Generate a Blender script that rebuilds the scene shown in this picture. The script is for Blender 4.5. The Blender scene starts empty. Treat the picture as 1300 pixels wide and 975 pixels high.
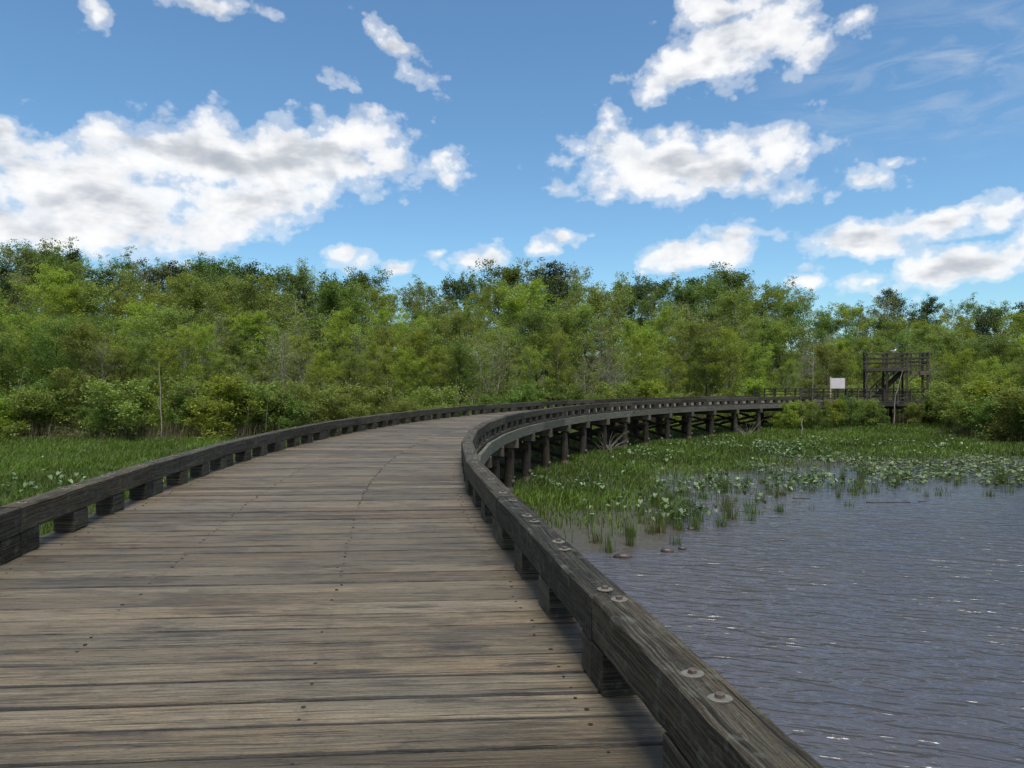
import bpy, math, random
import numpy as np
from mathutils import Vector, Matrix

rng = np.random.default_rng(7)
random.seed(7)
scene = bpy.context.scene
COL = scene.collection
R_ = math.radians

# ------------------------------------------------------------------ helpers
EYE = 1.5
FPX = 950.0
HZ = 485.4
CX, CY, RAD, W, TH0 = 47.22, 16.0, 48.2, 4.12, -0.165   # inner curb circle, clear width, heading of the straight part
WATER_Z = -2.30


def link(o, parent=None):
    COL.objects.link(o)
    if parent is not None:
        o.parent = parent
    return o


def tag(o, label=None, cat=None, group=None, kind=None):
    if label: o['label'] = label
    if cat: o['category'] = cat
    if group: o['group'] = group
    if kind: o['kind'] = kind
    return o


def empty(name, loc, label, cat, group=None):
    o = bpy.data.objects.new(name, None)
    o.empty_display_size = 0.3
    o.location = loc
    link(o)
    return tag(o, label, cat, group)


def quads_mesh(name, V, Q, mat, uv=None, tone=None, smooth=False):
    """V (n,3), Q (m,4) ints, uv (m*4,2), tone (n,3)"""
    V = np.asarray(V, dtype=np.float32); Q = np.asarray(Q, dtype=np.int32)
    me = bpy.data.meshes.new(name)
    me.vertices.add(len(V)); me.vertices.foreach_set('co', V.ravel())
    me.loops.add(Q.size); me.loops.foreach_set('vertex_index', Q.ravel())
    me.polygons.add(len(Q))
    me.polygons.foreach_set('loop_start', np.arange(len(Q), dtype=np.int32) * 4)
    me.polygons.foreach_set('loop_total', np.full(len(Q), 4, dtype=np.int32))
    if uv is not None:
        l = me.uv_layers.new(name='grain')
        l.data.foreach_set('uv', np.asarray(uv, dtype=np.float32).ravel())
    if tone is not None:
        a = me.attributes.new('tone', 'FLOAT_COLOR', 'POINT')
        c = np.ones((len(V), 4), dtype=np.float32); c[:, :3] = tone
        a.data.foreach_set('color', c.ravel())
    me.update(calc_edges=True)
    me.validate()
    me.polygons.foreach_set('use_smooth', np.full(len(me.polygons), bool(smooth)))
    me.materials.append(mat)
    return me


class MB:
    """collects timbers, tubes and lathes into one mesh"""
    def __init__(s):
        s.V = []; s.Q = []; s.U = []; s.T = []; s.n = 0

    def add(s, V, Q, U, T):
        s.V.append(np.asarray(V, float)); s.Q.append(np.asarray(Q, int) + s.n)
        s.U.append(np.asarray(U, float)); s.T.append(np.asarray(T, float)); s.n += len(V)

    def rings(s, rings, tone, closed=True, caps=True, us=None):
        rings = np.asarray(rings, float)              # (k, m, 3)
        k, m = rings.shape[:2]
        V = rings.reshape(-1, 3)
        per = np.r_[0, np.cumsum(np.linalg.norm(np.roll(rings[0], -1, 0) - rings[0], axis=1))]
        if us is None:
            c = rings.mean(1)
            us = np.r_[0, np.cumsum(np.linalg.norm(np.diff(c, axis=0), axis=1))]
        ro = random.random() * 40; vo = random.random() * 20
        Q = []; U = []
        for i in range(k - 1):
            for j in range(m if closed else m - 1):
                j2 = (j + 1) % m
                Q.append((i * m + j, i * m + j2, (i + 1) * m + j2, (i + 1) * m + j))
                U += [(us[i] + ro, per[j] + vo), (us[i] + ro, per[j + 1] + vo), (us[i + 1] + ro, per[j + 1] + vo), (us[i + 1] + ro, per[j] + vo)]
        if caps:
            for base, rev in ((0, True), ((k - 1) * m, False)):
                ring = V[base:base + m]
                c = ring.mean(0)
                idx = [base + j for j in range(m)]
                if m == 4:
                    f = [idx[::-1] if rev else idx]
                else:                                  # fan of quads over an even polygon
                    f = []
                    for j in range(1, m - 2, 2):
                        q = (idx[0], idx[j], idx[j + 1], idx[j + 2])
                        f.append(q[::-1] if rev else q)
                e1 = ring[1] - ring[0]; e1 /= np.linalg.norm(e1) + 1e-9
                nn = np.cross(e1, ring[m // 2] - ring[0]); nn /= np.linalg.norm(nn) + 1e-9
                e2 = np.cross(nn, e1)
                for q in f:
                    Q.append(tuple(q))
                    for v in q:
                        p = V[v] - c
                        U.append((0.12 * np.dot(p, e1) + ro, np.dot(p, e2) + vo))
        s.add(V, Q, U, np.tile(tone, (len(V), 1)))

    def timber(s, p0, p1, w, h, ch=0.008, nseg=1, jit=0.0, tone=None, up=(0, 0, 1)):
        """a sawn timber from p0 to p1, w wide (sideways), h deep (along up)"""
        p0 = np.array(p0, float); p1 = np.array(p1, float)
        d = p1 - p0; d /= np.linalg.norm(d)
        u = np.array(up, float); sd = np.cross(d, u); sd /= np.linalg.norm(sd) + 1e-9
        u = np.cross(sd, d)
        if tone is None: tone = (random.random(), random.random(), random.random())
        a, b = w / 2, h / 2
        if ch > 0:
            prof = [(-a + ch, -b), (a - ch, -b), (a, -b + ch), (a, b - ch), (a - ch, b), (-a + ch, b), (-a, b - ch), (-a, -b + ch)]
        else:
            prof = [(-a, -b), (a, -b), (a, b), (-a, b)]
        rings = []
        for i in range(nseg + 1):
            c = p0 + (p1 - p0) * i / nseg
            ring = []
            for (x, y) in prof:
                jx, jy = (random.gauss(0, jit), random.gauss(0, jit)) if jit else (0, 0)
                ring.append(c + sd * (x + jx) + u * (y + jy))
            rings.append(ring)
        s.rings(rings, tone)

    def tube(s, pts, rad, m=6, tone=None, caps=False):
        pts = np.asarray(pts, float); k = len(pts)
        if tone is None: tone = (random.random(), random.random(), random.random())
        T = np.gradient(pts, axis=0); T /= np.linalg.norm(T, axis=1)[:, None] + 1e-9
        ref = np.array([1.0, 0.13, 0.07]) if abs(T[0][2]) > 0.7 else np.array([0.05, 0.1, 1.0])
        A = np.cross(T, ref); A /= np.linalg.norm(A, axis=1)[:, None] + 1e-9
        B = np.cross(T, A)
        ang = np.arange(m) * 2 * math.pi / m
        rad = np.broadcast_to(rad, (k,))
        rings = pts[:, None, :] + rad[:, None, None] * (A[:, None, :] * np.cos(ang)[None, :, None] + B[:, None, :] * np.sin(ang)[None, :, None])
        s.rings(rings, tone, caps=caps)

    def build(s, name, mat, parent=None, smooth=False):
        me = quads_mesh(name, np.concatenate(s.V), np.concatenate(s.Q), mat, np.concatenate(s.U), np.concatenate(s.T), smooth)
        o = bpy.data.objects.new(name, me)
        return link(o, parent)


# ------------------------------------------------------------------ materials
def new_mat(name):
    m = bpy.data.materials.new(name); m.use_nodes = True
    nt = m.node_tree
    for n in list(nt.nodes): nt.nodes.remove(n)
    out = nt.nodes.new('ShaderNodeOutputMaterial')
    return m, nt, out


def N(nt, t, **kw):
    n = nt.nodes.new(t)
    for k, v in kw.items():
        if k == 'ins':
            for kk, vv in v.items(): n.inputs[kk].default_value = vv
        else: setattr(n, k, v)
    return n


def ramp(nt, fac, stops, interp='LINEAR'):
    r = nt.nodes.new('ShaderNodeValToRGB'); cr = r.color_ramp; cr.interpolation = interp
    while len(cr.elements) < len(stops): cr.elements.new(0.5)
    for e, (p, c) in zip(cr.elements, stops):
        e.position = p; e.color = (c[0], c[1], c[2], 1) if not isinstance(c, (int, float)) else (c, c, c, 1)
    nt.links.new(fac, r.inputs[0])
    return r.outputs[0]


def mth(nt, op, a, b=None, c=None, clamp=False):
    n = nt.nodes.new('ShaderNodeMath'); n.operation = op; n.use_clamp = clamp
    for i, x in enumerate((a, b, c)):
        if x is None: continue
        if isinstance(x, (int, float)): n.inputs[i].default_value = x
        else: nt.links.new(x, n.inputs[i])
    return n.outputs[0]


def mixc(nt, fac, a, b, mode='MIX'):
    n = nt.nodes.new('ShaderNodeMix'); n.data_type = 'RGBA'; n.blend_type = mode
    for s, x in ((n.inputs[0], fac), (n.inputs[6], a), (n.inputs[7], b)):
        if isinstance(x, (int, float)): s.default_value = x
        elif isinstance(x, tuple): s.default_value = (x[0], x[1], x[2], 1)
        else: nt.links.new(x, s)
    return n.outputs[2]


def vmul(nt, v, s, add=None):
    n = nt.nodes.new('ShaderNodeVectorMath'); n.operation = 'MULTIPLY'
    nt.links.new(v, n.inputs[0]); n.inputs[1].default_value = s
    if add is None: return n.outputs[0]
    a = nt.nodes.new('ShaderNodeVectorMath'); a.operation = 'ADD'
    nt.links.new(n.outputs[0], a.inputs[0]); nt.links.new(add, a.inputs[1])
    return a.outputs[0]


def noise(nt, vec, scale, detail=4, rough=0.55, dist=0.0):
    n = nt.nodes.new('ShaderNodeTexNoise')
    n.inputs['Scale'].default_value = scale; n.inputs['Detail'].default_value = detail
    n.inputs['Roughness'].default_value = rough; n.inputs['Distortion'].default_value = dist
    if vec is not None: nt.links.new(vec, n.inputs['Vector'])
    return n.outputs[0]


def wood(name, dark, mid, light, warm, rough=0.75, spec=0.35, deck=False, bump=0.35, moss=0.0):
    m, nt, out = new_mat(name)
    uv = N(nt, 'ShaderNodeUVMap', uv_map='grain').outputs[0]
    at = N(nt, 'ShaderNodeAttribute', attribute_name='tone')
    sep = N(nt, 'ShaderNodeSeparateColor'); nt.links.new(at.outputs['Color'], sep.inputs[0])
    # offset every timber into its own patch of grain
    cmb = N(nt, 'ShaderNodeCombineXYZ'); 
    nt.links.new(mth(nt, 'MULTIPLY', sep.outputs[0], 37.0), cmb.inputs[2])
    warp = noise(nt, vmul(nt, uv, (1.3, 5.0, 1), cmb.outputs[0]), 1.0, 3)
    wv = N(nt, 'ShaderNodeCombineXYZ'); nt.links.new(mth(nt, 'MULTIPLY', mth(nt, 'SUBTRACT', warp, 0.5), 0.06), wv.inputs[1])
    nt.links.new(mth(nt, 'MULTIPLY', sep.outputs[0], 37.0), wv.inputs[2])
    uvw = vmul(nt, uv, (1, 1, 1), wv.outputs[0])
    g1 = noise(nt, vmul(nt, uvw, (1.1, 80, 1)), 1.0, 8, 0.66)
    g2 = noise(nt, vmul(nt, uvw, (7.0, 240, 1)), 1.0, 4, 0.65)
    g3 = noise(nt, vmul(nt, uvw, (0.9, 6.5, 1)), 1.0, 5, 0.6, 0.6)
    blot = noise(nt, vmul(nt, uvw, (3.4, 9.0, 1)), 1.3, 9, 0.78, 0.3)
    grain = mth(nt, 'ADD', mth(nt, 'MULTIPLY', g1, 0.6), mth(nt, 'MULTIPLY', g2, 0.4))
    base = ramp(nt, grain, [(0.33, dark), (0.455, mid), (0.59, light), (0.76, tuple(min(1, c * 1.35) for c in light))])
    # warm weather-worn streaks
    wf = ramp(nt, mth(nt, 'ADD', mth(nt, 'MULTIPLY', g3, 0.75), mth(nt, 'MULTIPLY', sep.outputs[1], 0.28)), [(0.46, 0.0), (0.72, 0.85)])
    base = mixc(nt, wf, base, mixc(nt, 1.0, base, tuple(c for c in warm), 'MULTIPLY'))
    # board to board tone
    tn = mth(nt, 'ADD', mth(nt, 'MULTIPLY', sep.outputs[2], 0.8), 0.60)
    tc = N(nt, 'ShaderNodeCombineColor'); [nt.links.new(tn, tc.inputs[i]) for i in range(3)]
    base = mixc(nt, 1.0, base, tc.outputs[0], 'MULTIPLY')
    # dark algae and damp blotches
    bf = ramp(nt, blot, [(0.56, 0.0), (0.63, 0.5)])
    base = mixc(nt, bf, base, mixc(nt, 1.0, base, (0.38, 0.40, 0.42), 'MULTIPLY'))
    # long checks
    ck = noise(nt, vmul(nt, uvw, (1.6, 75, 1)), 1.0, 4, 0.6)
    cf = ramp(nt, ck, [(0.36, 1.0), (0.395, 0.0)])
    base = mixc(nt, mth(nt, 'MULTIPLY', cf, 0.85), base, (0.012, 0.011, 0.010))
    # knots
    vo = N(nt, 'ShaderNodeTexVoronoi', voronoi_dimensions='2D'); vo.inputs['Scale'].default_value = 1.0
    nt.links.new(vmul(nt, uvw, (0.85, 3.9, 1)), vo.inputs['Vector'])
    kf = ramp(nt, mth(nt, 'ADD', vo.outputs['Distance'], mth(nt, 'MULTIPLY', g1, 0.10)), [(0.125, 1.0), (0.145, 0.4), (0.165, 0.9), (0.215, 0.0)])
    kc = N(nt, 'ShaderNodeSeparateColor'); nt.links.new(vo.outputs['Color'], kc.inputs[0])
    kf = mth(nt, 'MULTIPLY', kf, mth(nt, 'GREATER_THAN', kc.outputs[0], 0.55))
    base = mixc(nt, mth(nt, 'MULTIPLY', kf, 0.75), base, (0.022, 0.018, 0.014))
    sk = noise(nt, vmul(nt, uvw, (60, 420, 1)), 1.0, 2, 0.7)
    skc_ = ramp(nt, sk, [(0.3, (0.62, 0.62, 0.62)), (0.7, (1.35, 1.35, 1.35))])
    base = mixc(nt, 1.0, base, skc_, 'MULTIPLY')
    fk = noise(nt, vmul(nt, uvw, (16, 85, 1)), 1.0, 3, 0.6)
    base = mixc(nt, ramp(nt, fk, [(0.66, 0.0), (0.70, 0.8)]), base, (0.02, 0.017, 0.014))
    # lichen speckle
    geo = N(nt, 'ShaderNodeNewGeometry')
    if moss > 0:
        ml = noise(nt, geo.outputs['Position'], 9.0, 7, 0.7)
        mf = ramp(nt, ml, [(0.54, 0.0), (0.64, moss)])
        base = mixc(nt, mf, base, (0.16, 0.19, 0.155))
    bh = mth(nt, 'SUBTRACT', mth(nt, 'ADD', mth(nt, 'MULTIPLY', g1, 0.7), mth(nt, 'MULTIPLY', g2, 0.5)), mth(nt, 'MULTIPLY', cf, 0.8))
    if deck:
        uo = N(nt, 'ShaderNodeUVMap', uv_map='place').outputs[0]
        so = N(nt, 'ShaderNodeSeparateXYZ'); nt.links.new(uo, so.inputs[0])
        # nail lines over the stringers: dark weeping round each pair of nails
        near = mth(nt, 'ABSOLUTE', mth(nt, 'SUBTRACT', mth(nt, 'FRACT', mth(nt, 'DIVIDE', mth(nt, 'ADD', so.outputs[0], 1.37 * 4.5), 1.37)), 0.5))
        nl = noise(nt, vmul(nt, uv, (7, 26, 1), cmb.outputs[0]), 1.0, 5, 0.7)
        nf = mth(nt, 'MULTIPLY', ramp(nt, mth(nt, 'ADD', near, mth(nt, 'MULTIPLY', nl, 0.10)), [(0.045, 1.0), (0.080, 0.0)]), ramp(nt, nl, [(0.48, 0.0), (0.64, 1.0)]))
        base = mixc(nt, mth(nt, 'MULTIPLY', nf, 0.75), base, (0.02, 0.017, 0.014))
        # edges of each board darkened to strengthen the joint lines
        ed = mth(nt, 'ABSOLUTE', so.outputs[1])
        ef = ramp(nt, mth(nt, 'ADD', ed, mth(nt, 'MULTIPLY', mth(nt, 'SUBTRACT', g3, 0.5), 0.22)), [(0.93, 0.0), (0.98, 1.0)])
        base = mixc(nt, ef, base, (0.03, 0.027, 0.024))
        # large stained areas across several boards
        bo = N(nt, 'ShaderNodeCombineXYZ'); nt.links.new(mth(nt, 'MULTIPLY', sep.outputs[0], 1.1), bo.inputs[2]); nt.links.new(mth(nt, 'MULTIPLY', sep.outputs[1], 0.5), bo.inputs[0])
        big = noise(nt, vmul(nt, geo.outputs['Position'], (0.9, 2.6, 1), bo.outputs[0]), 1.0, 9, 0.74, 0.3)
        base = mixc(nt, ramp(nt, big, [(0.50, 0.0), (0.60, 0.75)]), base, mixc(nt, 1.0, base, (0.42, 0.42, 0.44), 'MULTIPLY'))
        tan = noise(nt, vmul(nt, geo.outputs['Position'], (0.35, 0.8, 1)), 1.0, 4, 0.6)
        base = mixc(nt, ramp(nt, tan, [(0.45, 0.0), (0.65, 0.55)]), base, mixc(nt, 1.0, base, (1.34, 1.13, 0.90), 'MULTIPLY'))
    bs = N(nt, 'ShaderNodeBsdfPrincipled')
    nt.links.new(base, bs.inputs['Base Color'])
    nt.links.new(mth(nt, 'ADD', mth(nt, 'MULTIPLY', g1, 0.35), rough - 0.18, clamp=True), bs.inputs['Roughness'])
    bs.inputs['Specular IOR Level'].default_value = spec
    b = N(nt, 'ShaderNodeBump', ins={'Strength': bump, 'Distance': 0.012})
    nt.links.new(bh, b.inputs['Height']); nt.links.new(b.outputs[0], bs.inputs['Normal'])
    nt.links.new(bs.outputs[0], out.inputs[0])
    return m


M = {}
M['deck'] = wood('weathered_deck', (0.016, 0.013, 0.0085), (0.066, 0.055, 0.037), (0.134, 0.113, 0.080), (1.12, 1.0, 0.84), 0.60, 0.45, True, 0.8)
M['beam'] = wood('weathered_beam', (0.006, 0.0056, 0.0045), (0.023, 0.021, 0.0165), (0.074, 0.069, 0.054), (1.12, 1.0, 0.82), 0.78, 0.16, False, 0.9, 0.25)
M['fascia'] = wood('green_grey_timber', (0.016, 0.0165, 0.013), (0.052, 0.053, 0.042), (0.110, 0.110, 0.090), (1.1, 1.02, 0.85), 0.8, 0.25, False, 0.4, 0.5)
M['pile'] = wood('pile_timber', (0.009, 0.008, 0.0065), (0.022, 0.019, 0.015), (0.045, 0.039, 0.031), (1.2, 1.0, 0.8), 0.8, 0.2, False, 0.6, 0.2)
M['cap'] = wood('pile_cap_timber', (0.026, 0.024, 0.019), (0.065, 0.060, 0.048), (0.115, 0.106, 0.085), (1.2, 1.0, 0.8), 0.8, 0.2, False, 0.4, 0.1)
M['tower'] = wood('tower_timber', (0.014, 0.0125, 0.0115), (0.038, 0.035, 0.032), (0.080, 0.075, 0.068), (1.2, 1.0, 0.8), 0.8, 0.2, False, 0.4)
M['pale'] = wood('bleached_wood', (0.16, 0.15, 0.13), (0.32, 0.30, 0.26), (0.48, 0.45, 0.40), (1.1, 1.0, 0.85), 0.8, 0.2, False, 0.4)


def pile_material():
    m = M['pile']; nt = m.node_tree
    bs = [n for n in nt.nodes if n.type == 'BSDF_PRINCIPLED'][0]
    src = bs.inputs['Base Color'].links[0].from_socket
    geo = N(nt, 'ShaderNodeNewGeometry'); sp = N(nt, 'ShaderNodeSeparateXYZ'); nt.links.new(geo.outputs['Position'], sp.inputs[0])
    nz = noise(nt, geo.outputs['Position'], 3.0, 3)
    z = mth(nt, 'ADD', sp.outputs[2], mth(nt, 'MULTIPLY', nz, 0.12))
    f = ramp(nt, mth(nt, 'MULTIPLY', mth(nt, 'ADD', z, 2.3), 1.0), [(0.34, 1.0), (0.42, 0.0)])
    nt.links.new(mixc(nt, mth(nt, 'MULTIPLY', f, 0.8), src, (0.17, 0.14, 0.09)), bs.inputs['Base Color'])


pile_material()


def simple(name, col, rough=0.6, metal=0.0, nscale=20.0, var=0.35, bump=0.1, spec=0.4):
    m, nt, out = new_mat(name)
    tc = N(nt, 'ShaderNodeTexCoord')
    n = noise(nt, tc.outputs['Object'], nscale, 5, 0.6)
    c = ramp(nt, n, [(0.3, tuple(x * (1 - var) for x in col)), (0.7, tuple(min(1, x * (1 + var)) for x in col))])
    bs = N(nt, 'ShaderNodeBsdfPrincipled', ins={'Roughness': rough, 'Metallic': metal, 'Specular IOR Level': spec})
    nt.links.new(c, bs.inputs['Base Color'])
    b = N(nt, 'ShaderNodeBump', ins={'Strength': bump, 'Distance': 0.01}); nt.links.new(n, b.inputs['Height'])
    nt.links.new(b.outputs[0], bs.inputs['Normal']); nt.links.new(bs.outputs[0], out.inputs[0])
    return m


M['zinc'] = simple('dull_galvanised_steel', (0.15, 0.143, 0.12), 0.6, 0.5, 60, 0.3)
M['rust'] = simple('rusty_bolt', (0.09, 0.07, 0.06), 0.7, 0.3, 60)
M['nail'] = simple('dark_nail', (0.02, 0.016, 0.014), 0.6, 0.2, 60)
M['panel'] = simple('pale_sign_panel', (0.50, 0.465, 0.475), 0.5, 0, 3, 0.08)
M['gullw'] = simple('white_plumage', (0.78, 0.77, 0.75), 0.8, 0, 8, 0.05)
M['gullg'] = simple('grey_plumage', (0.26, 0.28, 0.31), 0.8, 0, 8, 0.1)
M['bill'] = simple('yellow_bill', (0.6, 0.38, 0.06), 0.5, 0, 8, 0.1)
M['clod'] = simple('wet_clod', (0.045, 0.032, 0.025), 0.5, 0, 12, 0.5, 0.6)


def leaf_mat(name, dark, mid, light, trans=0.35, rough=0.5, spec=0.3, objvar=0.9):
    m, nt, out = new_mat(name)
    at = N(nt, 'ShaderNodeAttribute', attribute_name='tone')
    sep = N(nt, 'ShaderNodeSeparateColor'); nt.links.new(at.outputs['Color'], sep.inputs[0])
    oi = N(nt, 'ShaderNodeObjectInfo')
    f = mth(nt, 'ADD', mth(nt, 'MULTIPLY', sep.outputs[0], 1.0 - objvar * 0.5), mth(nt, 'MULTIPLY', oi.outputs['Random'], objvar * 0.5))
    c = ramp(nt, f, [(0.05, dark), (0.5, mid), (0.95, light)])
    hs = N(nt, 'ShaderNodeHueSaturation'); nt.links.new(c, hs.inputs['Color'])
    nt.links.new(mth(nt, 'ADD', mth(nt, 'MULTIPLY', oi.outputs['Random'], 0.05), 0.470), hs.inputs['Hue'])
    nt.links.new(mth(nt, 'ADD', mth(nt, 'MULTIPLY', sep.outputs[1], 0.5), 0.8), hs.inputs['Value'])
    bs = N(nt, 'ShaderNodeBsdfPrincipled', ins={'Roughness': rough, 'Specular IOR Level': spec})
    nt.links.new(hs.outputs[0], bs.inputs['Base Color'])
    tr = N(nt, 'ShaderNodeBsdfTranslucent')
    nt.links.new(mixc(nt, 1.0, hs.outputs[0], (1.15, 1.2, 0.5), 'MULTIPLY'), tr.inputs['Color'])
    mx = N(nt, 'ShaderNodeMixShader', ins={0: trans}); nt.links.new(bs.outputs[0], mx.inputs[1]); nt.links.new(tr.outputs[0], mx.inputs[2])
    nt.links.new(mx.outputs[0], out.inputs[0])
    return m


M['leaf_bright'] = leaf_mat('yellow_green_leaves', (0.090, 0.135, 0.018), (0.190, 0.255, 0.034), (0.310, 0.370, 0.055), 0.45)
M['leaf_olive'] = leaf_mat('olive_leaves', (0.078, 0.108, 0.024), (0.150, 0.195, 0.042), (0.240, 0.285, 0.070), 0.4)
M['leaf_mid'] = leaf_mat('green_leaves', (0.050, 0.088, 0.018), (0.095, 0.155, 0.030), (0.155, 0.222, 0.045), 0.38)
M['leaf_dark'] = leaf_mat('dark_leaves', (0.022, 0.042, 0.011), (0.044, 0.076, 0.018), (0.080, 0.118, 0.028), 0.25)
M['leaf_pale'] = leaf_mat('pale_spring_leaves', (0.100, 0.130, 0.048), (0.160, 0.190, 0.075), (0.220, 0.245, 0.110), 0.35)
M['grass'] = leaf_mat('marsh_grass', (0.032, 0.048, 0.010), (0.062, 0.116, 0.016), (0.108, 0.190, 0.026), 0.35, 0.5, 0.3, 0.2)
M['sedge'] = leaf_mat('sedge_green', (0.055, 0.060, 0.020), (0.070, 0.105, 0.024), (0.110, 0.150, 0.040), 0.35, 0.5, 0.3, 0.4)
M['dry'] = leaf_mat('dry_reed', (0.050, 0.042, 0.026), (0.095, 0.080, 0.052), (0.160, 0.138, 0.098), 0.2, 0.8, 0.1, 0.3)
M['pad'] = leaf_mat('water_plant_leaf', (0.040, 0.074, 0.024), (0.080, 0.120, 0.046), (0.165, 0.205, 0.110), 0.15, 0.5, 0.25, 0.2)
M['bark'] = simple('grey_brown_bark', (0.085, 0.072, 0.058), 0.9, 0, 6, 0.5, 0.3, 0.1)
M['bark_pale'] = simple('pale_grey_bark', (0.23, 0.21, 0.185), 0.9, 0, 6, 0.35, 0.3, 0.1)
M['bark_dark'] = simple('dark_wet_bark', (0.035, 0.030, 0.024), 0.9, 0, 6, 0.4, 0.3, 0.1)

# ------------------------------------------------------------------ terrain
FB = np.array([(-600, -20), (-160, 28), (-70, 40), (-45, 45), (-30, 47), (-18, 48), (-8, 49), (2, 53), (9, 60), (16, 66), (24, 69), (31, 69), (36, 66),
               (36.5, 60), (33.5, 54), (31.0, 48), (32.0, 42), (40, 36), (70, 28), (160, 10), (600, -40)], float)
WB = np.array([(-12, -400), (-11, 4), (-7, 12.5), (-2, 15.2), (1.7, 16.2), (3.7, 16.8), (5.2, 19.6), (6.9, 21.3), (8.9, 23.2), (11.8, 24.8), (15, 25.8),
               (18, 26.4), (24, 27), (33, 25), (60, 15), (400, -30), (400, -400)], float)


def poly_dist(P, L, closed=False):
    P = np.atleast_2d(P); best = np.full(len(P), 1e9)
    n = len(L) if closed else len(L) - 1
    for i in range(n):
        A = L[i]; B = L[(i + 1) % len(L)]; AB = B - A
        t = np.clip(((P - A) @ AB) / (AB @ AB), 0, 1)
        best = np.minimum(best, np.hypot(*(P - (A + t[:, None] * AB)).T))
    return best


def inside(P, L):
    P = np.atleast_2d(P); r = np.zeros(len(P), bool); n = len(L)
    for i in range(n):
        x0, y0 = L[i]; x1, y1 = L[(i + 1) % n]
        c = ((y0 > P[:, 1]) != (y1 > P[:, 1]))
        with np.errstate(divide='ignore', invalid='ignore'):
            xi = (x1 - x0) * (P[:, 1] - y0) / (y1 - y0 + 1e-12) + x0
        r ^= c & (P[:, 0] < xi)
    return r


FPOLY = np.vstack([FB, [(1500, 1500), (-1500, 1500)]])


def forest_d(P):
    return poly_dist(P, FB) * np.where(inside(P, FPOLY), 1, -1)


def shore_d(P):                       # >0 on the land side
    return poly_dist(P, WB, True) * np.where(inside(P, WB), -1, 1)


def sst(a, b, x):
    t = np.clip((x - a) / (b - a), 0, 1); return t * t * (3 - 2 * t)


def vnoise(P, sc, seed=0):
    """smooth value noise"""
    P = np.atleast_2d(P) / sc; i = np.floor(P).astype(int); f = P - i; f = f * f * (3 - 2 * f)
    def h(a, b):
        n = (a * 374761393 + b * 668265263 + seed * 1442695041) & 0x7fffffff
        n = ((n ^ (n >> 13)) * 1274126177) & 0x7fffffff
        return (n ^ (n >> 16)) % 10007 / 10007.0
    x, y = i[:, 0], i[:, 1]
    return (h(x, y) * (1 - f[:, 0]) + h(x + 1, y) * f[:, 0]) * (1 - f[:, 1]) + (h(x, y + 1) * (1 - f[:, 0]) + h(x + 1, y + 1) * f[:, 0]) * f[:, 1]


def ground_z(P):
    P = np.atleast_2d(np.asarray(P, float))
    fd = forest_d(P); sd = shore_d(P)
    z = -2.95 + 0.66 * sst(-4, 0.2, sd)                     # up to -2.29
    tip = sst(6.5, 3.5, P[:, 0]) * sst(-0.3, 0.7, sd)
    z = z + 0.055 * tip
    wet = sst(-1.6, 0.3, sd) * (1 - sst(5, 9, sd)) * (1 - tip)
    z = z - 0.13 * wet + 0.07 * sst(6, 11, sd)
    am = np.where(P[:, 0] < 6.5, 1.0, 0.35 + 0.65 * sst(6, 11, sd))
    z = z + am * (0.05 * (vnoise(P, 1.1, 3) - 0.5) + 0.04 * (vnoise(P, 0.37, 5) - 0.5))
    z = z + 0.55 * sst(-1, 7, fd) + 5.5 * sst(22, 75, fd) + 9 * sst(75, 260, fd)
    isl = np.exp(-(((P[:, 0] - 26.5) / 7.5) ** 4 + ((P[:, 1] - 56.5) / 5.5) ** 4))
    return z + 0.38 * isl * (1 - sst(-1, 7, fd))


def gz(x, y): return float(ground_z([(x, y)])[0])


def spaced(lo, hi, a, b, st, grow=1.16):
    v = list(np.arange(a, b + 1e-6, st)); s = st
    while v[-1] < hi: s *= grow; v.append(v[-1] + s)
    s = st
    while v[0] > lo: s *= grow; v.insert(0, v[0] - s)
    return np.array(v)


gx = spaced(-900, 900, -30, 40, 0.45); gy = spaced(-300, 1300, 8, 72, 0.45)
GX, GY = np.meshgrid(gx, gy); GP = np.c_[GX.ravel(), GY.ravel()]
GZ = ground_z(GP)
nx = len(gx); ii = (np.arange(len(gy) - 1)[:, None] * nx + np.arange(nx - 1)[None, :]).ravel()
GQ = np.c_[ii, ii + 1, ii + nx + 1, ii + nx]


def ground_mat():
    m, nt, out = new_mat('marsh_mud_and_leaf_litter')
    geo = N(nt, 'ShaderNodeNewGeometry'); p = geo.outputs['Position']
    n1 = noise(nt, p, 1.3, 6, 0.6); n2 = noise(nt, p, 9, 5, 0.6)
    mud = ramp(nt, n2, [(0.3, (0.028, 0.022, 0.017)), (0.7, (0.060, 0.049, 0.038))])
    litter = ramp(nt, n2, [(0.3, (0.020, 0.024, 0.010)), (0.7, (0.055, 0.060, 0.026))])
    sp = N(nt, 'ShaderNodeSeparateXYZ'); nt.links.new(p, sp.inputs[0])
    f = ramp(nt, mth(nt, 'ADD', mth(nt, 'ADD', sp.outputs[2], 2.30), mth(nt, 'MULTIPLY', n1, 0.15)), [(0.10, 0.0), (0.2, 1.0)])
    c = mixc(nt, f, mud, litter)
    bs = N(nt, 'ShaderNodeBsdfPrincipled', ins={'Specular IOR Level': 0.5})
    nt.links.new(c, bs.inputs['Base Color'])
    nt.links.new(mth(nt, 'ADD', mth(nt, 'MULTIPLY', f, 0.5), 0.38), bs.inputs['Roughness'])
    b = N(nt, 'ShaderNodeBump', ins={'Strength': 0.6, 'Distance': 0.05}); nt.links.new(n2, b.inputs['Height'])
    nt.links.new(b.outputs[0], bs.inputs['Normal']); nt.links.new(bs.outputs[0], out.inputs[0])
    return m


o = bpy.data.objects.new('ground', quads_mesh('ground', np.c_[GP, GZ], GQ, ground_mat(), smooth=True)); link(o)
tag(o, kind='structure')


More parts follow.
